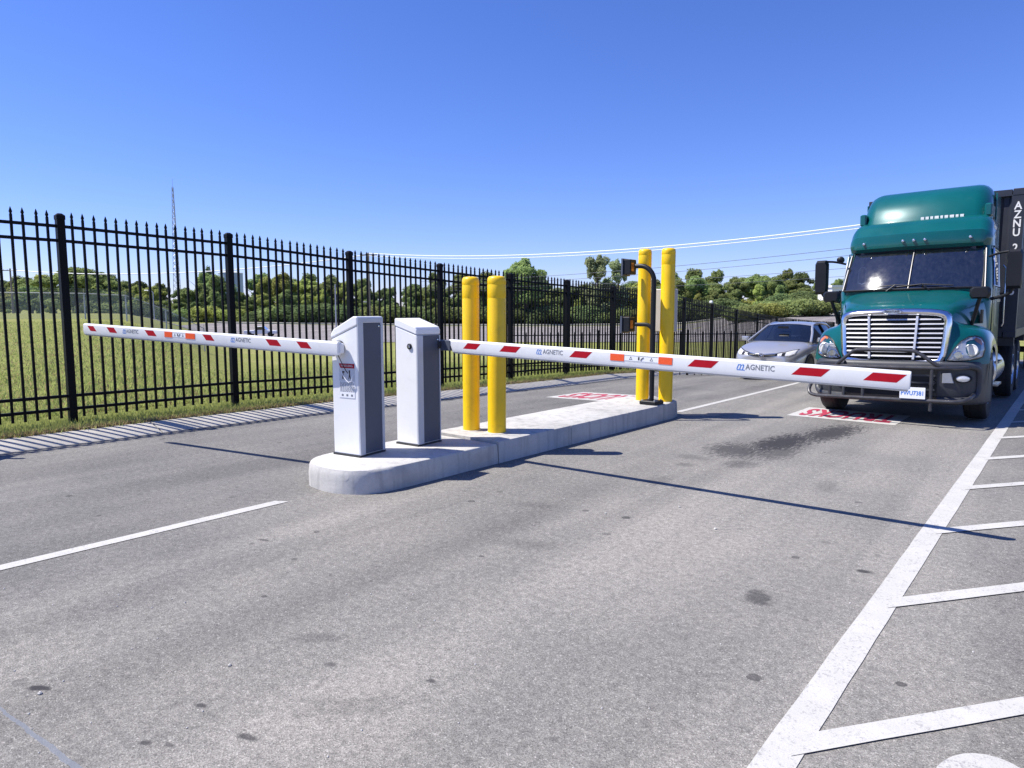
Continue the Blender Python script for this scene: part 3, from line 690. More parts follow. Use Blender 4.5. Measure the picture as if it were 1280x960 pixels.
# ---- semi truck: x across, y back from the bumper face, z up
TX, TY = -2.08, 11.08
truck = empty('semi_truck', (TX, TY, 0), 0, 'green semi truck cab waiting behind the lowered boom', 'truck'); truck.rotation_euler = (0, R(-.9), 0)
def T(mb, name, m, parent=None, **k): return mb.build(name, m, parent or truck, **k)
def wsy(x, z): return 1.20+(z-1.95)*.56+.16*(z-1.95)*(z-1.95)+x*x/6.0
def cab_front(x, y, z):
    f = 1-sstep(1.5, 2.6, y); tum = 1-.055*max(0, z-1.9)/1.0
    return (x*tum, y+f*x*x/6.0, z)
cprof = [(1.30, .95), (1.20, 1.95), (1.59, 2.60), (1.525, 2.65), (1.515, 2.74), (1.535, 2.855), (1.575, 2.875), (1.66, 2.99), (1.82, 3.07), (2.05, 3.12), (2.85, 3.15), (2.93, 3.08), (2.95, 2.9), (2.95, .95)]
cab = T(pillow(cprof, 1.06, .17, cab_front, lambda i, x: i == 1 and abs(x) < .93), 'cab', teal, smooth=32)
# windshield: two curved panes with a divider, gasket, wipers
def pane(x0, x1, off=-.012, z0=1.965, z1=2.585, nx=10, nz=6):
    rw = []
    for j in range(nz+1):
        z = z0+(z1-z0)*j/nz; rw.append([((x0+(x1-x0)*i/nx)*(1-.05*max(0, z-1.9)), wsy(x0+(x1-x0)*i/nx, z)+off, z) for i in range(nx+1)])
    return MB().grid(rw)
for x0, x1 in ((-.955, -.018), (.018, .955)): T(pane(x0, x1), 'windshield_pane', wglass, smooth=80)
gk = MB(); loop = []
for i in range(13): x = -.96+1.92*i/12; loop.append((x, wsy(x, 1.955)-.014, 1.955))
for i in range(13): x = .96-1.92*i/12; loop.append((x*.966, wsy(x, 2.592)-.014, 2.592))
loop.append(loop[0]); gk.tube(loop, .018, 6); T(gk, 'windshield_gasket', black_pl)
T(MB().tube([(0, wsy(0, z)-.015, z) for z in (1.955, 2.2, 2.4, 2.59)], .011, 6), 'windshield_divider', gun)
for s in (-1, 1):
    wp = MB(); wp.tube([(s*.30, wsy(.3, 1.95)-.06, 1.93), (s*.18, wsy(.2, 2.0)-.04, 2.03), ], .010, 6)
    wp.tube([(s*.18-.36, wsy(.3, 1.99)-.028, 1.995), (s*.18, wsy(.18, 2.01)-.034, 2.03), (s*.18+.42, wsy(.4, 1.99)-.028, 1.995)], .009, 5); T(wp, 'wiper', black_pl)
    T(MB().tube([(s*.985, wsy(.985, 1.98)-.03, 1.96), (s*.945, wsy(.945, 2.56)-.03, 2.56)], .012, 6), 'pillar_trim', gun)
# cab interior
T(MB().box((-.93, 1.40, 1.55), (.93, 1.75, 1.99)), 'dashboard', interior, smooth=0, bevel=.03)
T(MB().box((-.95, 2.75, 1.2), (.95, 2.8, 3.0)).box((-.95, 1.5, 1.15), (.95, 2.8, 1.2)).box((-.95, 1.75, 2.70), (.95, 2.8, 2.74)), 'cab_lining', interior, smooth=0)
for x in (-.5, .5):
    se = T(MB().cbox((x, 2.30, 1.75), (.5, .5, .2), .04), 'seat', seat_m, smooth=25)
    MB().cbox((x, 2.52, 2.12), (.48, .16, .66), .05).build('backrest', seat_m, se, smooth=25)
wh = MB(); wh.tube([(.45+.22*math.cos(a), 1.85+.10*math.sin(a), 2.02+.16*math.sin(a)) for a in [2*math.pi*k/24 for k in range(25)]], .016, 6); T(wh, 'steering_wheel', black_pl)
T(MB().tube([(-.82, 1.62, 2.10), (-.80, 1.60, 2.30), (-.76, 1.60, 2.36), (-.70, 1.60, 2.34), (-.70, 1.62, 2.10), (-.76, 1.62, 2.07), (-.82, 1.62, 2.10)], .012, 6), 'grab_handle', galv)
def seam(pts, name='panel_seam', r_=.005): T(MB().tube(pts, r_, 5), name, black_pl)
for s in (-1, 1):
    sd_x = lambda z: s*(1.062*(1-.055*max(0, z-1.9))+.002)
    seam([(sd_x(1.0), 1.62, 1.0), (sd_x(1.98), 1.62, 1.98), (sd_x(2.6), 1.88, 2.6), (sd_x(2.6), 2.68, 2.6), (sd_x(1.98), 2.74, 1.98), (sd_x(1.0), 2.74, 1.0)], r_=.008)
    T(MB().cbox((s*.96, .86, 1.30), (.012, .16, .05), .003), 'side_badge', chrome, smooth=0)
T(MB().cbox((-.55, 1.70, 2.06), (.34, .22, .10), .02), 'dash_tray', seat_m, smooth=25)
for s in (-1, 1): T(MB().box((s*.45-.36, 1.70, 2.50), (s*.45+.36, 1.73, 2.60)), 'sun_visor', seat_m, smooth=0)
# marker lights and roof fairing
for x in (-.78, -.16, 0, .16, .78):
    y = 1.525+x*x/6.0; T(MB().lathe([(.020, .0), (.026, -.014), (.020, -.035), (.002, -.042)], 12, 'y', (x*.955, y, 2.735)), 'marker_lamp', alum)
fprof = [(2.0, 3.06), (2.04, 3.15), (2.12, 3.32), (2.28, 3.51), (2.52, 3.64), (2.85, 3.70), (3.12, 3.69), (3.15, 3.6), (3.15, 3.06)]
fair = T(pillow(fprof, .94, .22, lambda x, y, z: (x*(1-.05*max(0, z-3.1)), y+(1-sstep(2.3, 3.0, y))*x*x/5, z)), 'roof_fairing', teal, smooth=40)
for s in (-1, 1):
    MB().box((s*.955-.012, 2.75, 2.5) if s > 0 else (s*.955-.012, 2.75, 2.5), (s*.955+.012, 3.35, 3.52)).build('side_extender', teal, fair, smooth=0, bevel=.006)
    MB().cbox((s*.90, 2.42, 3.20), (.10, .5, .2), .02).build('fairing_skirt', teal, fair, smooth=25)
le = MB(); rr = random.Random(9); x = .0
while x < .60:
    w_ = rr.uniform(.035, .06); yy = 2.035+x*x/5; le.box((x, yy-.012, 3.08), (x+w_, yy+.03, 3.150)); x += w_+.022
T(le, 'fairing_lettering', cont_white, fair, smooth=0)
# hood
hy = [.16, .20, .42, .80, 1.30]; hz = [1.575, 1.645, 1.735, 1.835, 1.955]; hw = [.70, .73, .79, .88, 1.0]
cc = [(0, 0), (.25, -.001), (.5, -.006), (.72, -.025), (.88, -.07), (.97, -.17), (1.01, -.34), (1.03, -.60), (1.03, -.85)]
rows = []
for y, z, w in zip(hy, hz, hw):
    half = [(c_[0]*w, y+.14*(c_[0]*w)**2*(1 if y < .6 else .6)+(.30*abs(c_[1]) if y < .3 else 0), z+c_[1]) for c_ in cc]
    rows.append([(-p[0], p[1], p[2]) for p in half[::-1]]+half[1:])
T(MB().grid(rows), 'hood', teal, smooth=80, sub=2)
# front fascia, fenders
FXc = [.66, .74, .82, .90, .98, 1.05, 1.10, 1.14, 1.16]; FZt = [1.56, 1.44, 1.375, 1.345, 1.325, 1.295, 1.25, 1.17, 1.06]
def fy(x): return .18+1.25*max(0, x-.66)**2+1.2*max(0, x-1.0)**2
def fzt(x): return float(np.interp(x, FXc, FZt))
def fsurf(x, z): s = max(0, (z-.86)/(fzt(x)-.86)); return fy(x)+.13*s*s
rows = []
for s in (0, .35, .7, .92, 1.0): rows.append([(x, fy(x)+.13*s*s+(.03 if s == 1 else 0), .86+(fzt(x)-.86)*s) for x in FXc])
for dy, dz in ((.10, .03), (.35, .055), (.75, .06), (1.05, .035), (1.22, -.06), (1.28, -.25)): rows.append([(x, (fy(x)+.16)*(1-min(1, dy/.75))+min(1, dy/.75)*(.45)+dy, fzt(x)+dz*(1 if x > .72 else .3)) for x in FXc])
for s in (1, -1):
    rw = rows if s == 1 else mir(rows); fe = T(MB().grid(rw), 'fender', teal, smooth=80, sub=1)
    up = [(r_[-1]) for r_ in rw[4:]]; lo = []
    for i, p in enumerate(up):
        a = math.pi*(1.0-.98*i/(len(up)-1)); lo.append((s*1.15, 1.10+.60*math.cos(a), .50+.60*max(-.2, math.sin(a))))
    MB().grid([up, lo]).build('wheel_arch', teal, fe, smooth=60)
    for zz in range(4): T(MB().box((s*.985-.012, 1.02+.05*zz, 1.42), (s*.985+.014, 1.05+.05*zz, 1.62)), 'vent_slat', black_pl, smooth=0)
# headlamps
HL = [(.69, .915), (.78, .905), (.90, .91), (1.02, .93), (1.085, .965), (1.10, 1.06), (1.088, 1.16), (1.05, 1.225), (.99, 1.25), (.92, 1.24), (.84, 1.18), (.76, 1.06)]
hcx, hcz = .925, 1.06
for s in (1, -1):
    hl = empty('headlamp'); hl.parent = truck
    def ring(k, off): return [(s*(hcx+(x-hcx)*k), fsurf(hcx+(x-hcx)*k, hcz+(z-hcz)*k)+off, hcz+(z-hcz)*k) for x, z in HL]
    MB().rings([ring(1.05, .015), ring(1.05, -.012), ring(.98, -.016), ring(.97, .0)], cap=False).build('bezel', black_pl, hl, smooth=40)
    MB().rings([ring(.98, -.010), ring(.80, .012), ring(.45, .02), ring(.05, .018)], cap=True).build('reflector_bowl', lamp_clear, hl, smooth=25)
    MB().rings([ring(1.0, -.012), ring(.94, -.040), ring(.6, -.052), ring(.05, -.056)], cap=True).build('lens', lens, hl, smooth=80)
    yy = fsurf(.96, 1.05); MB().lathe([(.088, -.006), (.078, -.012), (.05, .004), (.012, .012)], 20, 'y', (s*.955, yy-.014, 1.055)).build('main_beam', lamp_glow, hl, smooth=40)
    yy = fsurf(.82, 1.0); MB().lathe([(.060, -.006), (.052, -.010), (.03, .006), (.008, .010)], 18, 'y', (s*.82, yy-.016, .99)).build('low_beam', chrome, hl, smooth=40)
    MB().add([(s*x, fsurf(x, z)-.012, z) for x, z in ((.98, 1.20), (1.06, 1.19), (1.07, 1.12), (1.0, 1.235))], [(0, 2, 1), (0, 1, 3)]).build('turn_lamp', amber, hl, smooth=0)
# grille
GO = [(-.70, .88), (-.66, .84), (.66, .84), (.70, .88), (.735, 1.45), (.715, 1.575), (.62, 1.63), (.35, 1.655), (-.35, 1.655), (-.62, 1.63), (-.715, 1.575), (-.735, 1.45)]
GI = [(-.60, .93), (-.58, .915), (.58, .915), (.60, .93), (.635, 1.43), (.625, 1.50), (.57, 1.535), (.33, 1.55), (-.33, 1.55), (-.57, 1.535), (-.625, 1.50), (-.635, 1.43)]
def gy_(x, z): return .10+.14*x*x+.05*(z-.9)
def gr(poly, off): return [(x, gy_(x, z)+off, z) for x, z in poly]
mid_ = [((a[0]+b[0])/2, (a[1]+b[1])/2) for a, b in zip(GO, GI)]
gr_s = T(MB().rings([gr(GO, .12), gr(GO, .01), gr(mid_, -.028), gr(GI, .0), gr(GI, .08)], cap=False), 'grille_surround', chrome, smooth=60, sub=1)
T(MB().add(gr(GI, .075), [tuple(range(12))]), 'grille_backing', black_pl, smooth=0)
for k in range(9):
    z = .965+.066*k; hw_ = .60+.035*(z-.93)/.5
    if z > 1.47: hw_ = .60
    rs = [[(x, gy_(x, z)+dy, z+dz) for dy, dz in ((.0, -.012), (.004, -.002), (.024, .010), (.05, .008), (.05, -.012))] for x in np.linspace(-hw_, hw_, 11)]
    T(MB().rings(rs), 'grille_slat', satin, gr_s, smooth=30)
for s in (-1, 1):
    rs = [[(s*xx+dx, gy_(xx, z)-.012+dy, z) for dx, dy in ((-.014, 0), (.014, 0), (.014, .05), (-.014, .05))] for xx, z in ((.285, .92), (.30, 1.2), (.315, 1.54))]
    T(MB().rings(rs), 'grille_upright', satin, gr_s, smooth=0)
em = MB(); em.rings([[(.135*math.cos(a)*k, gy_(0, 1.6)+o, 1.603+.033*math.sin(a)*k) for a in [2*math.pi*i/28 for i in range(28)]] for k, o in ((1, .0), (1, -.045), (.9, -.052), (.86, -.044))], cap=True)
emb = T(em, 'emblem', alum, smooth=30)
link('lettering', text_mesh('FREIGHTLINER', .040, black_ink, .001, .001, sx=.74), emb).matrix_local = Matrix.Translation((0, gy_(0, 1.6)-.047, 1.603)) @ Matrix.Rotation(R(90), 4, 'X')
# bumper
BP = [(0, .04), (.35, .045), (.62, .07), (.80, .12), (.93, .19), (1.03, .29), (1.10, .43), (1.145, .62), (1.16, .92)]
pl_ = [(-x, y) for x, y in BP[:0:-1]]+BP
def by(x): return float(np.interp(abs(x), [p[0] for p in BP], [p[1] for p in BP]))
rs = []
for z, o in ((.28, .16), (.29, .06), (.33, .012), (.45, -.005), (.62, -.012), (.78, -.005), (.86, .006), (.895, .03), (.90, .12)): rs.append([(x*(1-.02*o), y+o, z) for x, y in pl_])
T(MB().grid(rs), 'bumper', dark_grey, smooth=50, sub=1)
T(MB().rings([[(x, by(x)-.022, .40), (x, by(x)-.022, .80), (x, by(x)+.05, .80), (x, by(x)+.05, .40)] for x in np.linspace(-.60, .60, 9)]), 'bumper_intake', black_pl, smooth=0)
for z in (.50, .60, .70): T(MB().rings([[(x, by(x)-.034, z-.012), (x, by(x)-.034, z+.012), (x, by(x)-.02, z+.012), (x, by(x)-.02, z-.012)] for x in np.linspace(-.58, .58, 9)]), 'intake_slat', dark_grey, smooth=0)
for s in (-1, 1):
    path = [(.60, .845), (.86, .845), (1.0, .825), (1.055, .77), (1.065, .62), (1.055, .46), (1.0, .385), (.86, .36), (.60, .36)]
    T(MB().tube(catmull([(s*x, by(x)-.012, z) for x, z in path], 5), .042, 10), 'bumper_pod_frame', dark_grey)
    pod = T(MB().rings([[(s*x, by(x)-.016, z) for x, z in ((.66, .60), (.66, .74), (.76, .745), (.80, .60))], [(s*x, by(x)-.026, z) for x, z in ((.665, .605), (.665, .735), (.755, .74), (.79, .605))]]), 'fog_recess', galv, smooth=0)
    ell = lambda k, o, cx=.90, cz=.665: [(s*(cx+.082*k*math.cos(a)), by(cx)+o+.35*(math.cos(a)*.08*k), cz+.047*k*math.sin(a)) for a in [2*math.pi*i/20 for i in range(20)]]
    fl_ = T(MB().rings([ell(1.25, .02), ell(1.25, -.045), ell(1.0, -.05), ell(.9, -.03)], cap=False), 'fog_lamp', black_pl, smooth=30)
    MB().rings([ell(1.0, -.04), ell(.7, -.05), ell(.05, -.052)]).build('fog_lens', lamp_clear, fl_, smooth=60)
# bull bar
bb = empty('bull_bar'); bb.parent = truck
def tb(pts, r=.026, n=5, name='bar_tube'): MB().tube(catmull(pts, n) if n else pts, r, 10).build(name, gun, bb)
tb([(-1.02, .22, .58), (-1.06, .02, .52), (-1.06, -.10, .42), (-.98, -.14, .36), (-.7, -.15, .355), (.6, -.15, .365), (.86, -.14, .37), (.98, -.05, .40), (1.02, .22, .44)])
tb([(-.72, -.02, .80), (-.64, -.14, .86), (-.46, -.15, 1.02), (-.36, -.15, 1.055), (0, -.15, 1.06), (.30, -.15, 1.055), (.40, -.15, 1.02), (.62, -.14, .86), (.70, -.05, .83)])
tb([(-.95, .12, .80), (-.80, -.06, .81), (-.6, -.14, .815), (0, -.15, .815), (.6, -.14, .82), (.80, -.06, .82), (.95, .12, .82)])
for x, z0, z1 in ((.56, .36, .82), (-.56, .36, .82), (.56, .36, .22), (-.30, .36, .60), (-.75, .36, .55)): tb([(x, -.14, z0), (x, -.14, z1)], .022, 0, 'bar_upright')
for s in (-1, 1): tb([(s*.56, -.14, .60), (s*.56, .10, .60)], .03, 0, 'bar_bracket')
pt = T(MB().cbox((.345, -.185, .465), (.315, .006, .16), .002), 'licence_plate', plate_m, smooth=0)
link('lettering', text_mesh('PWU7381', .085, blue_ink, .001, .001, sx=.80), pt).matrix_local = Matrix.Translation((.345, -.1892, .462)) @ Matrix.Rotation(R(90), 4, 'X')
# mirrors
for s in (-1, 1):
    mr = T(MB().rings([[(s*1.33+dx*k, 1.36+o, 2.21+dz*k) for dx, dz in ((-.085,-.29),(.085,-.29),(.10,-.2),(.10,.22),(.07,.28),(-.07,.28),(-.10,.22),(-.10,-.2))] for k, o in ((.86, -.075), (1, -.03), (1, .05), (.9, .07))]), 'door_mirror', black_pl, smooth=40)
    MB().tube(catmull([(s*1.33, 1.38, 1.95), (s*1.25, 1.42, 1.84), (s*1.05, 1.48, 1.78)], 5), .024, 8).build('mirror_arm', black_pl, mr)
    MB().tube(catmull([(s*1.30, 1.38, 2.47), (s*1.15, 1.46, 2.46), (s*1.0, 1.55, 2.42)], 4), .018, 8).build('mirror_arm', black_pl, mr)
    MB().box((s*1.33-.08, 1.428, 1.98), (s*1.33+.08, 1.434, 2.44)).build('mirror_glass', chrome, mr, smooth=0)
    hm = T(MB().rings([[(s*.99+dx*k, .72+o, 1.86+dz*k) for dx, dz in ((-.10,-.085),(.10,-.085),(.125,-.04),(.125,.05),(.09,.085),(-.09,.085),(-.125,.05),(-.125,-.04))] for k, o in ((.75, -.07), (1, -.03), (1, .03), (.9, .05))]), 'hood_mirror', black_pl, smooth=40)
    MB().tube(catmull([(s*.99, .72, 1.79), (s*.965, .74, 1.70), (s*.93, .80, 1.55), (s*.885, .84, 1.38)], 5), [.026]*15+[.034], 8).build('mirror_arm', black_pl, hm)
T(MB().lathe([(.01, -.09), (.05, -.07), (.06, 0), (.05, .05), (.01, .06)], 12, 'y', (-1.10, 1.62, 2.50)), 'kerb_mirror', black_pl)
# doors, windows, steps, tanks
for s in (-1, 1):
    dr = T(MB().box((s*1.05-.012, 1.62, 1.0), (s*1.05+.018, 2.72, 1.98)), 'door', teal, smooth=0, bevel=.01)
    wx = lambda z: s*(1.06*(1-.055*max(0, z-1.9))+.006)
    win = MB(); fr_ = MB(); c0 = [(1.66, 1.99), (2.55, 1.99), (2.55, 2.55), (1.85, 2.55)]
    win.rings([[(wx(z)-s*.01, y, z) for y, z in c0], [(wx(z)+s*.004, y, z) for y, z in c0]]).build('door_window', cglass, truck, smooth=0)
    lp_ = [(wx(z)+s*.004, y, z) for y, z in c0]; fr_.tube(lp_+[lp_[0]], .014, 6).build('window_frame', alum, truck)
    MB().box((s*1.075-.008, 2.55, 1.75), (s*1.075+.012, 2.68, 1.79)).build('door_handle', chrome, dr, smooth=0)
    T(MB().tube([(s*1.10, 2.82, 1.35), (s*1.12, 2.82, 1.4), (s*1.12, 2.82, 2.3), (s*1.08, 2.82, 2.35)], .014, 6), 'grab_rail', alum)
    T(MB().lathe([(.02, 1.98), (.27, 1.98), (.30, 2.01), (.30, 3.35), (.27, 3.38), (.02, 3.38)], 28, 'x' if False else 'y', (s*.84, 0, .66)), 'fuel_tank', alum, smooth=40)
    for zz in (.42, .78): T(MB().box((s*1.08-.06, 2.0, zz), (s*1.08+.08, 2.6, zz+.03)), 'step', alum, smooth=0)
    T(MB().box((s*1.02-.03, 1.66, .80), (s*1.02+.05, 1.98, 1.05)), 'side_skirt', teal, smooth=0, bevel=.01)
    make_wheel('wheel', truck, (s*.985, 1.12, .515), .515, .29, s)
    for yy in (4.75, 6.05):
        make_wheel('wheel', truck, (s*1.05, yy, .515), .515, .27, s); make_wheel('wheel', truck, (s*.74, yy, .515), .515, .27, s)
    T(MB().box((s*.42-.05, .5, .75), (s*.42+.05, 7.0, 1.0)), 'frame_rail', steel_dk, smooth=0)
T(MB().cbox((0, 5.4, 1.05), (.9, .9, .1), .02), 'fifth_wheel', steel_dk, smooth=25)
for yy in (1.12, 4.75, 6.05): T(MB().tube([(-.95, yy, .5), (.95, yy, .5)], .07, 10), 'axle', steel_dk)
T(MB().cbox((0, 1.0, .85), (.95, 1.2, .7), .05), 'engine_block', steel_dk, smooth=25)

# ---- container on its chassis
CY = 14.85
cont = empty('shipping_container', (TX, CY, 1.15), 0, 'dark shipping container with white vertical lettering behind the green truck', 'container')
W2, CL, CH = 1.219, 12.19, 2.575
fr_ = MB()
for sx in (-1, 1):
    for yy in (0, CL-.16): fr_.box((sx*W2-(.19 if sx > 0 else 0), yy, .1), (sx*W2+(.19 if sx < 0 else 0), yy+.16, CH-.1))
    fr_.box((sx*W2-(.06 if sx > 0 else 0), .16, CH-.08), (sx*W2+(.06 if sx < 0 else 0), CL-.16, CH-.005)).box((sx*W2-(.06 if sx > 0 else 0), .16, .0), (sx*W2+(.06 if sx < 0 else 0), CL-.16, .15))
for yy in (.01, CL-.15):
    for z0, z1 in ((.01, .16), (CH-.12, CH-.01)): fr_.box((-W2+.19, yy, z0), (W2-.19, yy+.14, z1))
fr_.build('corner_frame', cont_m, cont, smooth=0)
def corrug(n, L, dep, fn):
    p = []
    for k in range(n):
        a = L*k/n; q = L/n; p += [(a, 0), (a+q*.32, 0), (a+q*.5, dep), (a+q*.82, dep)]
    p.append((L, 0)); return [fn(u, d_) for u, d_ in p]
for nm, fn, n, L in (('front_wall', lambda u, d_: (-W2+.19+u, .05+d_), 9, 2*W2-.38), ('side_wall', lambda u, d_: (W2-.015-d_, .16+u), 42, CL-.32), ('side_wall', lambda u, d_: (-W2+.015+d_, .16+u), 42, CL-.32)):
    ln = corrug(n, L, .036, fn); MB().grid([[(x, y, .15) for x, y in ln], [(x, y, CH-.09) for x, y in ln]]).build(nm, cont_m, cont, smooth=0)
MB().box((-W2+.02, .05, CH-.05), (W2-.02, CL-.05, CH-.03)).build('roof', cont_m, cont, smooth=0)
MB().box((-W2+.05, .2, .02), (W2-.05, CL-.2, .1)).box((-W2+.19, CL-.08, .16), (W2-.19, CL-.03, CH-.12)).build('floor_and_doors', cont_m, cont, smooth=0)
for sx in (-1, 1):
    for yy in (-.006, CL-.172):
        for z0 in (0, CH-.118): MB().box((sx*W2-(.178 if sx > 0 else .006), yy, z0), (sx*W2+(.178 if sx < 0 else .006), yy+.178, z0+.118)).build('corner_casting', cont_m, cont, smooth=0, bevel=.008)
for k, ch in enumerate('AZNU 212345'):
    if ch == ' ': continue
    o = link('lettering', text_mesh(ch, .185, cont_white, .001, .004, sx=.85), cont)
    o.matrix_local = Matrix.Translation((W2-.092, -.0025, 3.425-1.15-.152*k*(1 if k < 4 else .985)+(.03 if k > 4 else 0))) @ Matrix.Rotation(R(90), 4, 'X')
ch_ = empty('container_chassis', (TX, CY, 0), 0, 'black skeletal trailer chassis carrying the dark container', 'trailer')
cm = MB()
for sx in (-1, 1): cm.box((sx*.45-.06, 1.2, .95), (sx*.45+.06, CL, 1.145))
for yy in (.05, 3, 6, 9, CL-.3): cm.box((-1.2, yy, 1.0), (1.2, yy+.2, 1.148))
cm.box((-.5, .3, 1.09), (.5, 2.2, 1.149)); cm.build('frame', steel_dk, ch_, smooth=0)
for sx in (-1, 1):
    MB().box((sx*.75-.06, 3.0, .12), (sx*.75+.06, 3.15, 1.0)).build('landing_leg', steel_dk, ch_, smooth=0)
    for yy in (9.6, 10.9): make_wheel('wheel', ch_, (sx*1.05, yy, .515), .515, .27, sx, lugs=8)
for yy in (9.6, 10.9): MB().tube([(-1.1, yy, .515), (1.1, yy, .515)], .06, 10).build('axle', steel_dk, ch_)
for sx in (-1, 1): MB().box((sx*1.0-.18, 11.5, .15), (sx*1.0+.18, 11.52, .95)).build('mudflap', black_pl, ch_, smooth=0)

# ---- silver saloon car, nose towards the island
CX_, CY_ = -5.99, 16.85
car = empty('saloon_car', (CX_, CY_, ground_z(-5.5, 17.5)+.0), 0, 'silver saloon car waiting in the lane beside the green truck', 'car')
zc0, zc1 = ground_z(-5.93, 17.77), ground_z(-5.93, 20.47); sl_ = math.atan2(zc1-zc0, 2.7); car.rotation_euler = (sl_, 0, R(-1)); car.location.z = zc0-math.tan(sl_)*.92
ST = [  # y, half width, low z, shoulder z, top z
 (0, .50, .30, .56, .60), (.04, .62, .24, .60, .64), (.14, .74, .20, .66, .695), (.35, .83, .18, .735, .775), (.70, .875, .18, .82, .865), (1.05, .888, .18, .875, .935), (1.30, .888, .18, .905, .975),
 (2.2, .888, .18, .93, .99), (3.4, .885, .18, .965, 1.02), (4.1, .86, .20, .985, 1.06), (4.45, .80, .26, .95, 1.04), (4.58, .70, .32, .86, .92), (4.62, .55, .38, .72, .78)]
rows = []
for y, w, zl_, zs, zt in ST:
    half = [(0, zt+.012), (w*.40, zt+.006), (w*.72, zt-.012), (w*.90, zs), (w*.985, zs-.10), (w, zs*.62), (w*.985, zl_+.14), (w*.93, zl_)]
    rows.append([(-x, y+.10*(x/.9)**2*(1 if y < .5 else 0), z) for x, z in half[::-1]]+[(x, y+.10*(x/.9)**2*(1 if y < .5 else 0), z) for x, z in half[1:]])
bm_ = MB().grid(rows); nr = len(rows[0]); bm_.add(rows[0], [tuple(range(nr))]); bm_.add(rows[-1], [tuple(range(nr))])
car_body = bm_.build('body', silver_car, car, smooth=50, sub=2)
def skin_patch(name, top, bot, m, parent, off=.004, nx=14, nz=5):
    'trim piece laid onto the front of the body shell'
    def at_(pl, t):
        xs_ = np.linspace(0, 1, len(pl)); return float(np.interp(t, xs_, [p[0] for p in pl])), float(np.interp(t, xs_, [p[1] for p in pl]))
    rw = []
    for j in range(nz+1):
        q = j/nz; row_ = []
        for i in range(nx+1):
            (xa, za), (xb, zb) = at_(top, i/nx), at_(bot, i/nx); row_.append((xa+(xb-xa)*q, -.6, za+(zb-za)*q))
        rw.append(row_)
    o = MB().grid(rw).build(name, m, parent, smooth=80); w = o.modifiers.new('wrap', 'SHRINKWRAP'); w.target = car_body; w.wrap_method = 'PROJECT'
    w.use_project_y = True; w.use_positive_direction = True; w.use_negative_direction = False; w.wrap_mode = 'OUTSIDE_SURFACE'; w.offset = off
    sd_ = o.modifiers.new('thick', 'SOLIDIFY'); sd_.thickness = .012; sd_.offset = 0; return o
A = {'c': (1.02, .945), 't': (1.86, 1.395), 'r': (2.55, 1.455), 'b': (3.25, 1.40), 'e': (4.02, 1.06)}
def cw(y, x): return y+.16*(x/.7)**2*(1-sstep(1.2, 2.4, y))-.12*(x/.7)**2*sstep(2.8, 3.8, y)
def crow(y, z, w, drop=.045, n=8): return [(w*(2*i/n-1), cw(y, w*(2*i/n-1)), z-drop*abs(2*i/n-1)**2.2) for i in range(n+1)]
roof_rows = [crow(1.86, 1.395, .56), crow(2.0, 1.43, .575), crow(2.4, 1.462, .585), crow(2.8, 1.46, .58), crow(3.1, 1.43, .57), crow(3.25, 1.40, .555)]
MB().grid(roof_rows).build('roof', silver_car, car, smooth=80)
MB().grid([crow(1.04, .95, .78, .02), crow(1.45, 1.18, .68, .035), crow(1.87, 1.392, .56)]).build('windshield', cglass, car, smooth=80, sub=1)
MB().grid([crow(3.24, 1.398, .55), crow(3.62, 1.24, .62, .03), crow(4.02, 1.06, .68, .02)]).build('rear_window', cglass, car, smooth=80)
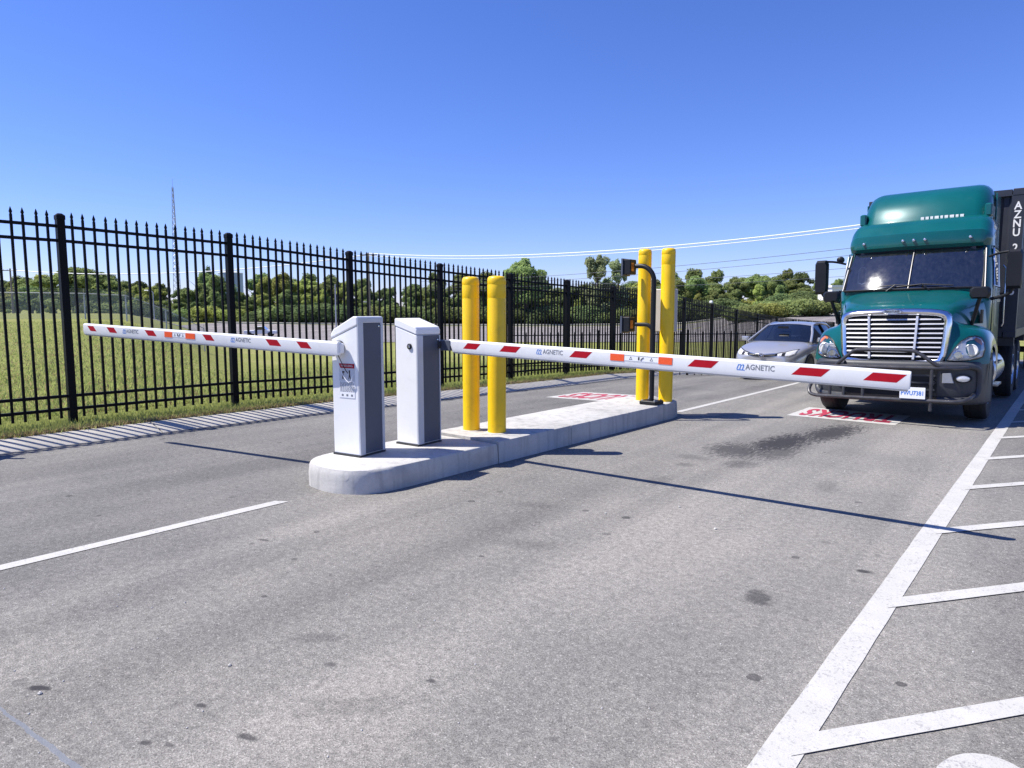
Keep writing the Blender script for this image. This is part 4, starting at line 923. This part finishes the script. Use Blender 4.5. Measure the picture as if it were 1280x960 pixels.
for s in (-1, 1):
    up = [(s*p[0], p[1], p[2]) for p in ((.79, 1.25, .93), (.68, 1.62, 1.15), (.565, 2.0, 1.355), (.585, 2.5, 1.412), (.575, 3.0, 1.395), (.565, 3.22, 1.35), (.66, 3.75, 1.12), (.74, 3.98, 1.02))]
    lo = [(s*x, y, z) for x, y, z in ((.81, 1.25, .90), (.825, 1.62, .905), (.835, 2.0, .92), (.84, 2.5, .93), (.835, 3.0, .945), (.83, 3.22, .95), (.81, 3.75, .97), (.79, 3.98, .985))]
    MB().grid([up, lo]).build('side_window', cglass, car, smooth=60)
    MB().tube(catmull([(s*.80, 1.14, .93), (s*.69, 1.58, 1.15), (s*.572, 1.98, 1.36), (s*.592, 2.5, 1.418), (s*.582, 3.0, 1.405), (s*.568, 3.22, 1.365), (s*.67, 3.75, 1.13), (s*.74, 4.0, 1.02)], 4), .030, 8).build('pillar', silver_car, car)
    MB().tube([(s*.59, 2.45, 1.40), (s*.85, 2.52, .93)], .028, 6).build('door_pillar', black_pl, car)
    MB().tube([(s*.85, 1.25, .905), (s*.86, 2.5, .935), (s*.83, 3.9, .985)], .010, 6).build('window_trim', chrome, car)
    mr = MB().rings([[(s*.98+dx*k, 1.42+o, .985+dz*k) for dx, dz in ((-.10,-.05),(.10,-.06),(.125,0),(.10,.065),(-.09,.07),(-.11,.0))] for k, o in ((.6, -.085), (1, -.03), (1, .05), (.9, .07))]).build('door_mirror', silver_car, car, smooth=50)
    MB().tube([(s*.86, 1.44, .93), (s*.92, 1.43, .96)], .028, 6).build('mirror_stalk', black_pl, mr)
    up_ = [(s*x, z) for x, z in ((.36, .655), (.50, .69), (.62, .735), (.72, .765))]; lw_ = [(s*x, z) for x, z in ((.38, .625), (.50, .60), (.62, .60), (.715, .66))]
    hl = skin_patch('headlamp', up_, lw_, lamp_clear, car, .008)
    skin_patch('lamp_bezel', [(s*.34, .672), (s*.50, .705), (s*.62, .748), (s*.73, .775)], [(s*.345, .655), (s*.50, .69), (s*.62, .735), (s*.73, .765)], black_pl, car, .010, 14, 1)
    skin_patch('projector', [(s*.46, .675), (s*.53, .69)], [(s*.46, .615), (s*.53, .61)], black_pl, car, .016, 6, 4)
    skin_patch('fog_lamp_recess', [(s*.52, .44), (s*.66, .46)], [(s*.52, .36), (s*.64, .36)], black_pl, car, .008, 6, 4)
    for yy in (.92, 3.62):
        MB().lathe([(.345, -.02), (.345, .02), (.30, .03), (.05, .03)], 24, 'x', (s*.865, yy, .315)).build('wheel_well', black_pl, car)
        w_ = make_wheel('wheel', car, (s*.80, yy, .315), .315, .20, s, rr=.68, lugs=5)
skin_patch('upper_grille', [(-.36, .655), (-.2, .635), (0, .625), (.2, .635), (.36, .655)], [(-.36, .615), (-.2, .585), (0, .57), (.2, .585), (.36, .615)], black_pl, car, .008)
skin_patch('grille_bar', [(-.34, .668), (0, .640), (.34, .668)], [(-.34, .655), (0, .625), (.34, .655)], chrome, car, .012, 14, 1)
skin_patch('lower_grille', [(-.44, .46), (0, .48), (.44, .46)], [(-.50, .33), (0, .32), (.50, .33)], black_pl, car, .008)
MB().tube([(.062*math.cos(a), -.012, .612+.044*math.sin(a)) for a in [2*math.pi*k/20 for k in range(21)]], .010, 6).build('badge', chrome, car)
MB().tube([(-.04, -.014, .62), (0, -.016, .597), (.04, -.014, .62)], .008, 5).tube([(0, -.015, .65), (0, -.015, .574)], .008, 5).build('badge_bar', chrome, car)
MB().box((-.6, 1.35, .80), (.6, 1.7, .95)).build('dashboard', interior, car, smooth=0)
for x in (-.36, .36): MB().cbox((x, 2.45, 1.0), (.46, .16, .55), .05).build('seat', seat_m, car, smooth=25)
MB().box((-.13, 1.42, 1.27), (.13, 1.46, 1.33)).build('rear_view_mirror', black_pl, car, smooth=0)

# ---- white pickup far off in the car park
px_, py_ = -113.5, 66.0
pk = empty('pickup_truck', (px_, py_, ground_z(px_, py_)+.06), PSI+R(8), 'small white pickup truck parked far off before the trees', 'pickup truck')
side = [(-2.75, .45), (-2.80, .95), (-2.7, 1.05), (-1.0, 1.08), (-.95, 1.12), (-.55, 1.75), (.55, 1.80), (1.25, 1.15), (2.6, 1.02), (2.8, .85), (2.8, .45)]
MB().prism(side, -.95, .95, 'y').build('body', white_paint, pk, smooth=0, bevel=.06)
for s in (-1, 1):
    MB().prism([(-.75, 1.15), (-.5, 1.65), (.48, 1.70), (1.0, 1.17)], s*.951, s*.965, 'y').build('side_window', cglass, pk, smooth=0)
    for x in (-1.75, 1.75): MB().lathe([(.1, -.14), (.39, -.14), (.40, 0), (.39, .14), (.1, .14)], 20, 'y', (x, s*.85, .39)).build('wheel', rubber, pk)
MB().add([(.60, -.8, 1.76), (.60, .8, 1.76), (1.22, .85, 1.2), (1.22, -.85, 1.2)], [(0, 1, 2, 3)]).build('windshield', cglass, pk, smooth=0)

# ------------------------------------------------------------------ vegetation
def crown_mesh(name, m, seed, clumps, n, size, up=.7):
    """clumps: list of (x,y,z,rx,ry,rz); leaf quads spread mostly over the outer shell of each clump"""
    g = np.random.default_rng(seed); cl = np.array(clumps, float); vol = cl[:, 3]*cl[:, 4]+cl[:, 3]*cl[:, 5]
    idx = g.choice(len(cl), n, p=vol/vol.sum()); d = g.normal(size=(n, 3)); d /= np.linalg.norm(d, axis=1)[:, None]
    rad = .42+.62*g.random(n)**.55; rad *= 1+.16*np.sin(d[:, 0]*7+idx)*np.cos(d[:, 2]*6+idx*2)
    c = cl[idx, :3]+d*rad[:, None]*cl[idx, 3:]; nn = d+g.normal(size=(n, 3))*.75; nn[:, 2] += up; nn /= np.linalg.norm(nn, axis=1)[:, None]
    t = np.cross(nn, g.normal(size=(n, 3))); t /= np.linalg.norm(t, axis=1)[:, None]; b = np.cross(nn, t)
    s = size*(.55+.9*g.random(n))[:, None]; t *= s; b *= s*.62
    v = np.stack([c-t, c+b, c+t, c-b], 1).reshape(-1, 3); me = bpy.data.meshes.new(name)
    me.vertices.add(4*n); me.vertices.foreach_set('co', v.ravel()); me.loops.add(4*n); me.loops.foreach_set('vertex_index', np.arange(4*n))
    me.polygons.add(n); me.polygons.foreach_set('loop_start', np.arange(0, 4*n, 4)); me.polygons.foreach_set('loop_total', np.full(n, 4))
    me.update(); me.validate(); me.materials.append(m); return me
def trunk_mesh(seed, h, r, limbs):
    g = random.Random(seed); mb = MB(); mb.tube([(0, 0, -.3), (g.uniform(-.1, .1), g.uniform(-.1, .1), h*.3), (g.uniform(-.3, .3), g.uniform(-.3, .3), h*.62), (g.uniform(-.4, .4), g.uniform(-.4, .4), h*.92)], [r*1.25, r, r*.6, r*.15], 8)
    for k in range(limbs):
        a = 2*math.pi*k/limbs+g.uniform(-.4, .4); z = h*g.uniform(.25, .6); L = h*g.uniform(.22, .36)
        mb.tube([(0, 0, z), (math.cos(a)*L*.5, math.sin(a)*L*.5, z+L*.35), (math.cos(a)*L, math.sin(a)*L, z+L*.8)], [r*.45, r*.28, r*.08], 5)
    return mb.mesh('trunk', bark, 60)
def clumps(seed, kind):
    g = random.Random(seed); out = []
    if kind == 'round':
        for k in range(34):
            a = g.uniform(0, 6.28); rr = g.uniform(.2, 2.9); z = g.uniform(3.6, 8.6); f = 1-abs(z-6)/5
            out.append((math.cos(a)*rr*f*1.2, math.sin(a)*rr*f*1.2, z, g.uniform(.6, 1.35), g.uniform(.6, 1.35), g.uniform(.5, 1.1)))
    elif kind == 'tall':
        for k in range(36):
            a = g.uniform(0, 6.28); z = g.uniform(2.0, 9.2); f = .35+.65*math.sin(math.pi*min(1, (10-z)/8.5))
            rr = g.uniform(.2, 1.9)*f; out.append((math.cos(a)*rr, math.sin(a)*rr, z, g.uniform(.5, 1.1), g.uniform(.5, 1.1), g.uniform(.5, 1.1)))
    elif kind == 'spread':
        for k in range(42):
            a = g.uniform(0, 6.28); rr = g.uniform(.5, 4.2); z = g.uniform(4.0, 8.8)-rr*.35
            out.append((math.cos(a)*rr, math.sin(a)*rr, z, g.uniform(.5, 1.2), g.uniform(.5, 1.2), g.uniform(.4, .9)))
    elif kind == 'feather':
        for k in range(44):
            a = g.uniform(0, 6.28); rr = g.uniform(.2, 3.2); z = g.uniform(1.2, 9.3); f = 1-abs(z-5.0)/6.5
            out.append((math.cos(a)*rr*f, math.sin(a)*rr*f, z, g.uniform(.35, .85), g.uniform(.35, .85), g.uniform(.5, .9)))
    elif kind == 'cedar':
        for k in range(24):
            z = 1.2+8.4*k/24; f = (10.2-z)/9; a = g.uniform(0, 6.28); rr = 1.2*f*g.random()
            out.append((math.cos(a)*rr, math.sin(a)*rr, z, 1.2*f+.25, 1.2*f+.25, .7))
    return out
KINDS = []   # (crown mesh, trunk mesh, name, label, group); every mesh is 10 m tall
def kind(sd, shape, m, n, size, name, label):
    KINDS.append((crown_mesh('crown', m, sd, clumps(sd, shape), n, size), trunk_mesh(sd, 9 if shape != 'cedar' else 9.5, .22, 7), name, label))
kind(1, 'round', leafA, 15000, .165, 'broadleaf_tree', 'mid green rounded tree in the wood beyond the fence')
kind(2, 'tall', leafA, 15000, .16, 'broadleaf_tree', 'mid green upright tree in the wood beyond the fence')
kind(3, 'spread', leafB, 15000, .165, 'broadleaf_tree', 'yellow green spreading tree in the wood beyond the fence')
kind(4, 'round', leafC, 15000, .16, 'broadleaf_tree', 'dark green rounded tree in the wood beyond the fence')
kind(5, 'tall', leafB, 14000, .16, 'broadleaf_tree', 'yellow green upright tree in the wood beyond the fence')
kind(6, 'feather', leafD, 11000, .15, 'broadleaf_tree', 'grey green open crowned tree rising above the wood')
kind(7, 'cedar', leafC, 12000, .15, 'cedar_tree', 'dark green narrow cedar in the wood beyond the fence')
kind(8, 'spread', leafA, 15000, .165, 'broadleaf_tree', 'mid green spreading tree in the wood beyond the fence')
def plant(k, X, Y, h, wf, label=None, group='trees of the wood beyond the fence', name=None):
    cm_, tm_, nm, lb = KINDS[k]; z = ground_z(X, Y)-.1; s = h/9.8
    root = empty(name or nm, (X, Y, z), random.uniform(0, 6.28), label or lb, 'tree', group)
    root.scale = (s*wf, s*wf, s); link('trunk', tm_, root); link('crown', cm_, root); return root
SK = [(-120,348),(0,350),(40,345),(62,346),(76,329),(120,327),(148,343),(200,353),(250,353),(262,337),(276,340),(290,359),(312,352),(335,337),(400,336),(430,343),(460,352),(500,353),(540,347),(570,337),(600,341),(632,347),(690,347),(720,350),(800,346),(850,340),(900,337),(940,335),(965,338),(1000,339),(1020,346),(1060,346),(1180,347)]
def skyz(px, fo): return 1.6+(390-float(np.interp(px, [p[0] for p in SK], [p[1] for p in SK])))/853*fo*1.01
def row(fo0, step, frac, jit, picks):
    a = -.80*fo0
    while a < .62*fo0:
        fo = fo0+random.uniform(-jit, jit); px = 640+853*a/fo; X, Y = from_fl(fo, a); h = (skyz(px, fo)-ground_z(X, Y))*frac*random.uniform(.88, 1.05)
        k = picks(px); plant(k, X, Y, h, random.uniform(.85, 1.2)); a += step*random.uniform(.7, 1.3)
def pk_back(px): return random.choice([0, 1, 3, 7, 7, 1, 0, 3])
def pk_front(px):
    if 320 < px < 445: return random.choice([2, 4, 4, 2, 0])
    if px > 840: return random.choice([0, 2, 7, 4, 0, 1])
    if 445 < px < 640: return random.choice([1, 3, 7, 0, 1])
    return random.choice([0, 1, 2, 3, 4, 7])
row(206, 6.5, 1.0, 4, pk_back)
row(192, 5.5, .92, 3, pk_front)
row(183, 5.0, .62, 2.5, pk_front)
def special(px, ytop, fo, k, wf, label):
    a = (px-640)/853*fo; X, Y = from_fl(fo, a); plant(k, X, Y, 1.6+(390-ytop)/853*fo*1.01-ground_z(X, Y), wf, label, None)
special(657, 320, 178, 0, 1.0, 'round dark crowned tree standing taller than the wood beside a low gap')
special(645, 331, 182, 3, .8, 'darker tree tucked against the tall round tree')
special(745, 318, 180, 5, .95, 'grey green feathery tree standing tallest in the wood left of the tall bollards')
special(772, 323, 183, 5, .85, 'grey green feathery tree just behind the reader post head')
special(100, 327, 150, 7, 1.25, 'broad tall tree rising above the chain link fence')
special(265, 334, 215, 6, 1.0, 'dark cedar standing beside the pale blue tank')
# shrubs along the foot of the wood
shm = [crown_mesh('foliage', m, 20+i, [(random.uniform(-1.2, 1.2), random.uniform(-1.2, 1.2), random.uniform(.6, 1.6), 1.1, 1.1, .8) for _ in range(9)], 5500, .12) for i, m in enumerate((leafC, leafA, leafB))]
stm = MB()
for k in range(6):
    a = k*1.05; stm.tube([(0, 0, -.2), (math.cos(a)*.4, math.sin(a)*.4, 1.0), (math.cos(a)*.8, math.sin(a)*.8, 1.7)], [.06, .04, .01], 5)
stm = stm.mesh('stems', bark)
SHL = ['dark green shrub at the foot of the wood', 'mid green shrub at the foot of the wood', 'yellow green shrub at the foot of the wood']
def shrub(X, Y, s, i, label=None, group='shrubs at the foot of the wood'):
    r_ = empty('shrub', (X, Y, ground_z(X, Y)-.15), random.uniform(0, 6), label or SHL[i], 'shrub', group); r_.scale = (s*1.2, s*1.2, s); link('foliage', shm[i], r_); link('stems', stm, r_)
for fo, st_ in ((178, 4.2), (187, 4.6), (198, 5.2)):
    a = -.6*fo
    while a < .58*fo:
        f2 = fo+random.uniform(-1.5, 1.5); X, Y = from_fl(f2, a); shrub(X, Y, random.uniform(1.2, 2.3), random.choice([0, 1, 1, 2, 0])); a += st_*random.uniform(.75, 1.25)
# lighter shrubs on the bank to the right
for px, fo in ((945, 140), (958, 138), (968, 142), (983, 139), (1005, 141), (925, 146), (1018, 144)):
    X, Y = from_fl(fo, (px-640)/853*fo); shrub(X, Y, random.uniform(1.4, 2.2), random.choice([1, 2]), 'bushy shrub on the pale bank behind the silver car', 'shrubs on the pale bank')

# grass blades along the pavement and in the field
def blades(name, n, fn, hmin, hmax, w, seed, m=None):
    g = np.random.default_rng(seed); P = fn(g, n); n = len(P); z = np.array([ground_z(x, y) for x, y in P]); a = g.random(n)*6.283; hh = hmin+(hmax-hmin)*g.random(n)**2
    dx, dy = np.cos(a)*w, np.sin(a)*w; lx, ly = g.normal(size=n)*hh*.45, g.normal(size=n)*hh*.45
    v = np.empty((n, 3, 3)); v[:, 0] = np.stack([P[:, 0]-dx, P[:, 1]-dy, z-.01], 1); v[:, 1] = np.stack([P[:, 0]+dx, P[:, 1]+dy, z-.01], 1); v[:, 2] = np.stack([P[:, 0]+lx, P[:, 1]+ly, z+hh], 1)
    me = bpy.data.meshes.new(name); me.vertices.add(3*n); me.vertices.foreach_set('co', v.ravel()); me.loops.add(3*n); me.loops.foreach_set('vertex_index', np.arange(3*n))
    me.polygons.add(n); me.polygons.foreach_set('loop_start', np.arange(0, 3*n, 3)); me.polygons.foreach_set('loop_total', np.full(n, 3)); me.update(); me.validate(); me.materials.append(m or blade_m)
    return link(name, me)
tag(blades('verge_grass', 80000, lambda g, n: np.stack([-9.74-2.0*g.random(n)**1.3-.05*np.sin(g.random(n)*9), -2+34*g.random(n)**1.2], 1), .025, .095, .007, 1), 'uneven strip of grass between kerb and tall black fence', 'grass', kind='stuff')
def fld(g, n):
    d = 12+38*g.random(n)**1.5; ph = np.radians(20+62*g.random(n)); P = np.stack([-d/np.sin(ph)*np.sin(ph), d/np.tan(ph)], 1); return P[P[:, 1] < 45]
tag(blades('field_grass', 110000, fld, .04, .12, .018, 2), 'mown green grass field behind the tall black fence', 'grass', kind='stuff')
dry_m = leaf_mat('dry straw blades', (.17, .135, .06), (.26, .215, .11))
tag(blades('dry_grass', 26000, lambda g, n: np.stack([-9.73-np.abs(g.normal(size=n))*.13*(1+.6*np.sin(np.arange(n)*.37)), -2+30*g.random(n)], 1), .02, .08, .007, 3, dry_m), 'dry straw coloured grass fringe where the verge meets the kerb', 'grass', kind='stuff')
tag(blades('dry_field_tufts', 30000, fld, .03, .10, .020, 4, dry_m), 'dry straw tufts scattered through the field behind the tall fence', 'grass', kind='stuff')
# loose grit on the asphalt
g = random.Random(12); mb = MB()
for k in range(420):
    x, y = g.uniform(-5, .4), .5+9*g.random()**1.6; s = g.uniform(.0015, .005) if k > 10 else g.uniform(.006, .011)
    ring = lambda r_, z: [(x+r_*math.cos(a+k)*g.uniform(.8, 1.2), y+r_*math.sin(a+k)*g.uniform(.8, 1.2), z) for a in (0, 1.26, 2.51, 3.77, 5.03)]
    mb.rings([ring(s, .0), ring(s*1.1, s*.6), ring(s*.5, s*1.2)])
tag(mb.build('grit', conc_rough, smooth=0), 'loose pale grit scattered over the asphalt', 'gravel', kind='stuff')
# dead leaves and soil edge along the kerb
g = random.Random(5); mb = MB()
for k in range(5200):
    y = -1+24*g.random(); x = -9.74-abs(g.gauss(0, .09)); s = g.uniform(.008, .028); a = g.uniform(0, 6.28); z = ground_z(x, y)+.008+g.uniform(0, .02)
    mb.add([(x+s*math.cos(a), y+s*math.sin(a), z), (x-s*.5*math.sin(a), y+s*.5*math.cos(a), z+g.uniform(-.006, .012)), (x-s*math.cos(a), y-s*math.sin(a), z), (x+s*.5*math.sin(a), y-s*.5*math.cos(a), z+g.uniform(-.006, .012))], [(0, 1, 2, 3)])
litter = mat('dry leaf litter', (.20, .14, .075), .9, var=.5, scale=30)
tag(mb.build('leaf_litter', litter, smooth=0), 'dry brown leaf litter along the back of the kerb', 'leaf litter', kind='stuff')

# ------------------------------------------------------------------ background structures
# chain link fence on the mound
mesh_m = NT('chain link mesh'); co = mesh_m.n('TexCoord').outputs['Object']
tr_ = mesh_m.n('BsdfTransparent'); df_ = mesh_m.n('BsdfDiffuse', Color=(.40, .42, .44, 1)); mx_ = mesh_m.n('MixShader')
sx_ = mesh_m.n('SeparateXYZ', Vector=co); u_ = mesh_m.math('ADD', sx_.outputs[0], sx_.outputs[2]); v_ = mesh_m.math('SUBTRACT', sx_.outputs[0], sx_.outputs[2])
def ln_(v): return mesh_m.math('LESS_THAN', mesh_m.math('FRACT', mesh_m.math('MULTIPLY', v, 12.0)), .15)
mesh_m.l(mesh_m.math('MAXIMUM', ln_(u_), ln_(v_)), mx_.inputs[0]); mesh_m.l(tr_.outputs[0], mx_.inputs[1]); mesh_m.l(df_.outputs[0], mx_.inputs[2]); chain_m = mesh_m.done(mx_)
c0, c1 = Vector((-64, 4.0)), Vector((-55.5, 27.2)); nP = 9; ang = math.atan2(c1.y-c0.y, c1.x-c0.x); Lc = (c1-c0).length
cl_ = empty('chain_link_fence', (c0.x, c0.y, ground_z(*c0)), ang, 'grey chain link fence with barbed wire on the grass mound', 'fence'); base = cl_.location.z
def cz(t): p = c0.lerp(c1, t); return ground_z(*p)-base
for i in range(nP+1):
    t = i/nP; z = cz(t); MB().tube([(t*Lc, 0, z-.2), (t*Lc, 0, z+1.95)], .05, 8).tube([(t*Lc, 0, z+1.95), (t*Lc, -.22, z+2.28)], .022, 5).build('post', galv, cl_)
    if i < nP:
        z2 = cz((i+1)/nP); x0, x1 = t*Lc, (i+1)/nP*Lc
        MB().add([(x0, -.05, z+.03), (x1, -.05, z2+.03), (x1, -.05, z2+1.93), (x0, -.05, z+1.93)], [(0, 1, 2, 3)]).build('mesh_panel', chain_m, cl_, smooth=0)
        MB().tube([(x0, 0, z+1.95), (x1, 0, z2+1.95)], .035, 6).build('top_rail', galv, cl_)
        for k in (.33, .66, 1): MB().tube([(x0, -.22*k, z+1.95+.33*k), (x1, -.22*k, z2+1.95+.33*k)], .008, 4).build('barbed_wire', galv, cl_)
# pale roadway edge behind that fence, top face tilted so the sun whitens it
mb = MB(); prev = []
for i in range(12):
    t = i/11; p = Vector((-80, 2)).lerp(Vector((-76.4, 12.5)), t); z = ground_z(*p); prev.append([(p.x, p.y, z-.2), (p.x, p.y, z+.20), (p.x-1.6, p.y, z+.66), (p.x-1.6, p.y, z-.2)])
mb.rings(prev); tag(mb.build('roadway_edge', roof_w, smooth=0), 'pale roadway edge behind the chain link fence, sloped to catch the sun', 'wall')
# utility poles and cables
def upole(px, ytop, fo, h_extra, label, arms=1, m=wood_pole, r=.16):
    X, Y = from_fl(fo, (px-640)/853*fo); z0 = ground_z(X, Y); zt = 1.6+(390-ytop)/853*fo*1.01
    p = empty('utility_pole', (X, Y, z0), PSI, label, 'utility pole', None); MB().tube([(0, 0, -.3), (0, 0, zt-z0)], [r*1.3, r*.8], 10).build('pole', m, p)
    for k in range(arms):
        z = zt-z0-.35-1.0*k; ar = MB().box((-1.3, -.07, z-.07), (1.3, .07, z+.07)).build('cross_arm', m, p, smooth=0)
        for x in (-1.15, -.5, .5, 1.15): MB().lathe([(.04, z+.07), (.07, z+.12), (.05, z+.22), (.01, z+.24)], 8, 'z', (x, 0, 0)).build('insulator', plate_m, ar)
    return Vector((X, Y, zt)), p
tA, _ = upole(463, 318, 105, 0, 'utility pole with one cross arm above the booth side wood', 1)
tB, _ = upole(20, 337, 120, 0, 'utility pole with a cross arm behind the chain link fence', 1)
tC, _ = upole(421, 356, 150, 0, 'bare grey pole standing before the yellow green trees', 0, galv, .14)
Xe, Ye = from_fl(60, (1165-640)/853*60); tD = Vector((Xe, Ye, 9.6))
pD = empty('utility_pole', (Xe, Ye, ground_z(Xe, Ye)), PSI, 'utility pole hidden behind the green truck', 'utility pole'); MB().tube([(0, 0, -.3), (0, 0, tD.z-ground_z(Xe, Ye))], [.2, .13], 10).build('pole', wood_pole, pD)
def cable(a, b, sag, r, m, label, group, n=28):
    pts = []
    for i in range(n+1): t = i/n; p = a.lerp(b, t); p.z -= 4*sag*t*(1-t); pts.append(p-a)
    o = MB().tube(pts, r, 6).build('cable', m); o.location = a; return tag(o, label, 'cable', group)
L1 = 'thick bright overhead cable rising to the right above the tall bollards'
cable(tA+Vector((0, 0, -.1)), tD+Vector((0, 0, .4)), 1.6, .06, wire_w, L1, 'bright overhead cables')
cable(tA+Vector((0, 0, -.45)), tD+Vector((0, 0, .1)), 1.6, .042, wire_w, L1, 'bright overhead cables')
cable(tB+Vector((0, 0, -.3)), tA+Vector((0, 0, -.3)), 1.6, .07, wire_w, 'bright overhead cable between the poles behind the tall fence', None)
X, Y = from_fl(120, -150); cable(Vector((X, Y, 8.6)), tB+Vector((0, 0, -.3)), 1.0, .05, wire_w, 'bright overhead cable leaving the pole behind the chain link fence', None)
for k, (z0, z1, r) in enumerate(((8.2, 11.6, .035), (7.4, 10.6, .03), (7.0, 8.6, .03), (6.4, 7.4, .025))):
    X0, Y0 = from_fl(150, -20); X1, Y1 = from_fl(85, 60); cable(Vector((X0, Y0, z0)), Vector((X1, Y1, z1)), 1.2, r, wire_d, 'thin dark overhead wire in front of the wood', 'thin dark overhead wires')
# lattice mast
X, Y = from_fl(260, (226-640)/853*260); z0 = ground_z(X, Y); H = 1.6+(390-240)/853*260*1.01-z0
ma = empty('lattice_mast', (X, Y, z0), .3, 'slender pale lattice radio mast rising above the far trees', 'mast')
def leg(k, z): w_ = 1.5*(1-z/H)**1.0+.28; a = 2*math.pi*k/3; return (w_*math.cos(a), w_*math.sin(a), z)
NS = 22
for k in range(3): MB().tube([leg(k, H*j/NS) for j in range(NS+1)], .09, 5).build('leg', galv, ma)
br = MB()
for j in range(NS):
    for k in range(3):
        z0_, z1_ = H*j/NS, H*(j+1)/NS; br.tube([leg(k, z0_), leg((k+1) % 3, z1_)], .05, 4); br.tube([leg((k+1) % 3, z0_), leg(k, z1_)], .05, 4); br.tube([leg(k, z1_), leg((k+1) % 3, z1_)], .05, 4)
br.build('bracing', galv, ma); MB().tube([(0, 0, H), (0, 0, H+3)], .05, 5).build('antenna', galv, ma)
# tank
X, Y = from_fl(250, (292-640)/853*250); z0 = ground_z(X, Y); zt = 1.6+(390-341)/853*250
tk = empty('storage_tank', (X, Y, z0), 0, 'pale blue round storage tank showing above the trees', 'tank')
MB().lathe([(4.2, 0), (4.2, zt-z0-.5)], 40).build('shell', tank_m, tk); MB().lathe([(4.28, zt-z0-.5), (4.28, zt-z0-.25), (2.0, zt-z0+.2), (.01, zt-z0+.35)], 40).build('roof', roof_w, tk)
# white building far behind the truck
X, Y = from_fl(150, (1046-640)/853*150); z0 = ground_z(X, Y)
hb = empty('white_shed', (X, Y, z0), PSI+R(10), 'white flat roofed shed half hidden by the green truck', 'building'); zt = 1.6+(390-357)/853*150-z0
MB().box((-1.8, 0, -.5), (6, 5, zt-.5)).build('wall', roof_w, hb, smooth=0); MB().box((-2.1, -.3, zt-.5), (6.3, 5.3, zt)).build('roof', roof_w, hb, smooth=0)
MB().box((-.2, -.05, .6), (1.4, .0, zt-1.2)).build('doorway', black_pl, hb, smooth=0)
# flood light on a short mast by the far fence, pale marker block on the grass
Yp = 26.0; fl2 = empty('flood_light', (-11.3, Yp, zf(Yp)), 0, 'small white flood light on a slim mast behind the far fence posts', 'lamp')
MB().tube([(0, 0, 0), (0, 0, 2.70)], .02, 6).build('mast', black_fence, fl2); MB().cbox((0, 0, 2.76), (.13, .11, .11), .025).build('lamp_head', white_paint, fl2, smooth=25)
X, Y = from_fl(62, (945-640)/853*62); bk = empty('marker_block', (X, Y, ground_z(X, Y)), 1.1, 'pale concrete marker block on the grass beyond the silver car', 'concrete block')
MB().prism([(-1.1, -.2), (1.1, -.2), (1.1, .5), (.3, 1.5), (-1.1, 1.7)], -.3, .3, 'y').build('block', slab_m, bk, smooth=0, bevel=.03)
# street lamps in the car park
for px, yt, fo, lb in ((195, 364, 130, 'grey car park lamp beside the end of the chain link fence'), (463, 378, 150, 'grey car park lamp standing under the cross arm pole')):
    X, Y = from_fl(fo, (px-640)/853*fo); z0 = ground_z(X, Y); zt = 1.6+(390-yt)/853*fo-z0
    lp_ = empty('street_lamp', (X, Y, z0), PSI, lb, 'lamp', None); MB().tube([(0, 0, -.2), (0, 0, zt-.3), (-.3, 0, zt), (-1.0, 0, zt+.1)], .09, 6).build('mast', galv, lp_); MB().cbox((-1.2, 0, zt+.08), (.8, .35, .16), .04).build('lamp_head', galv, lp_, smooth=25)
# dark hedge line under the wood
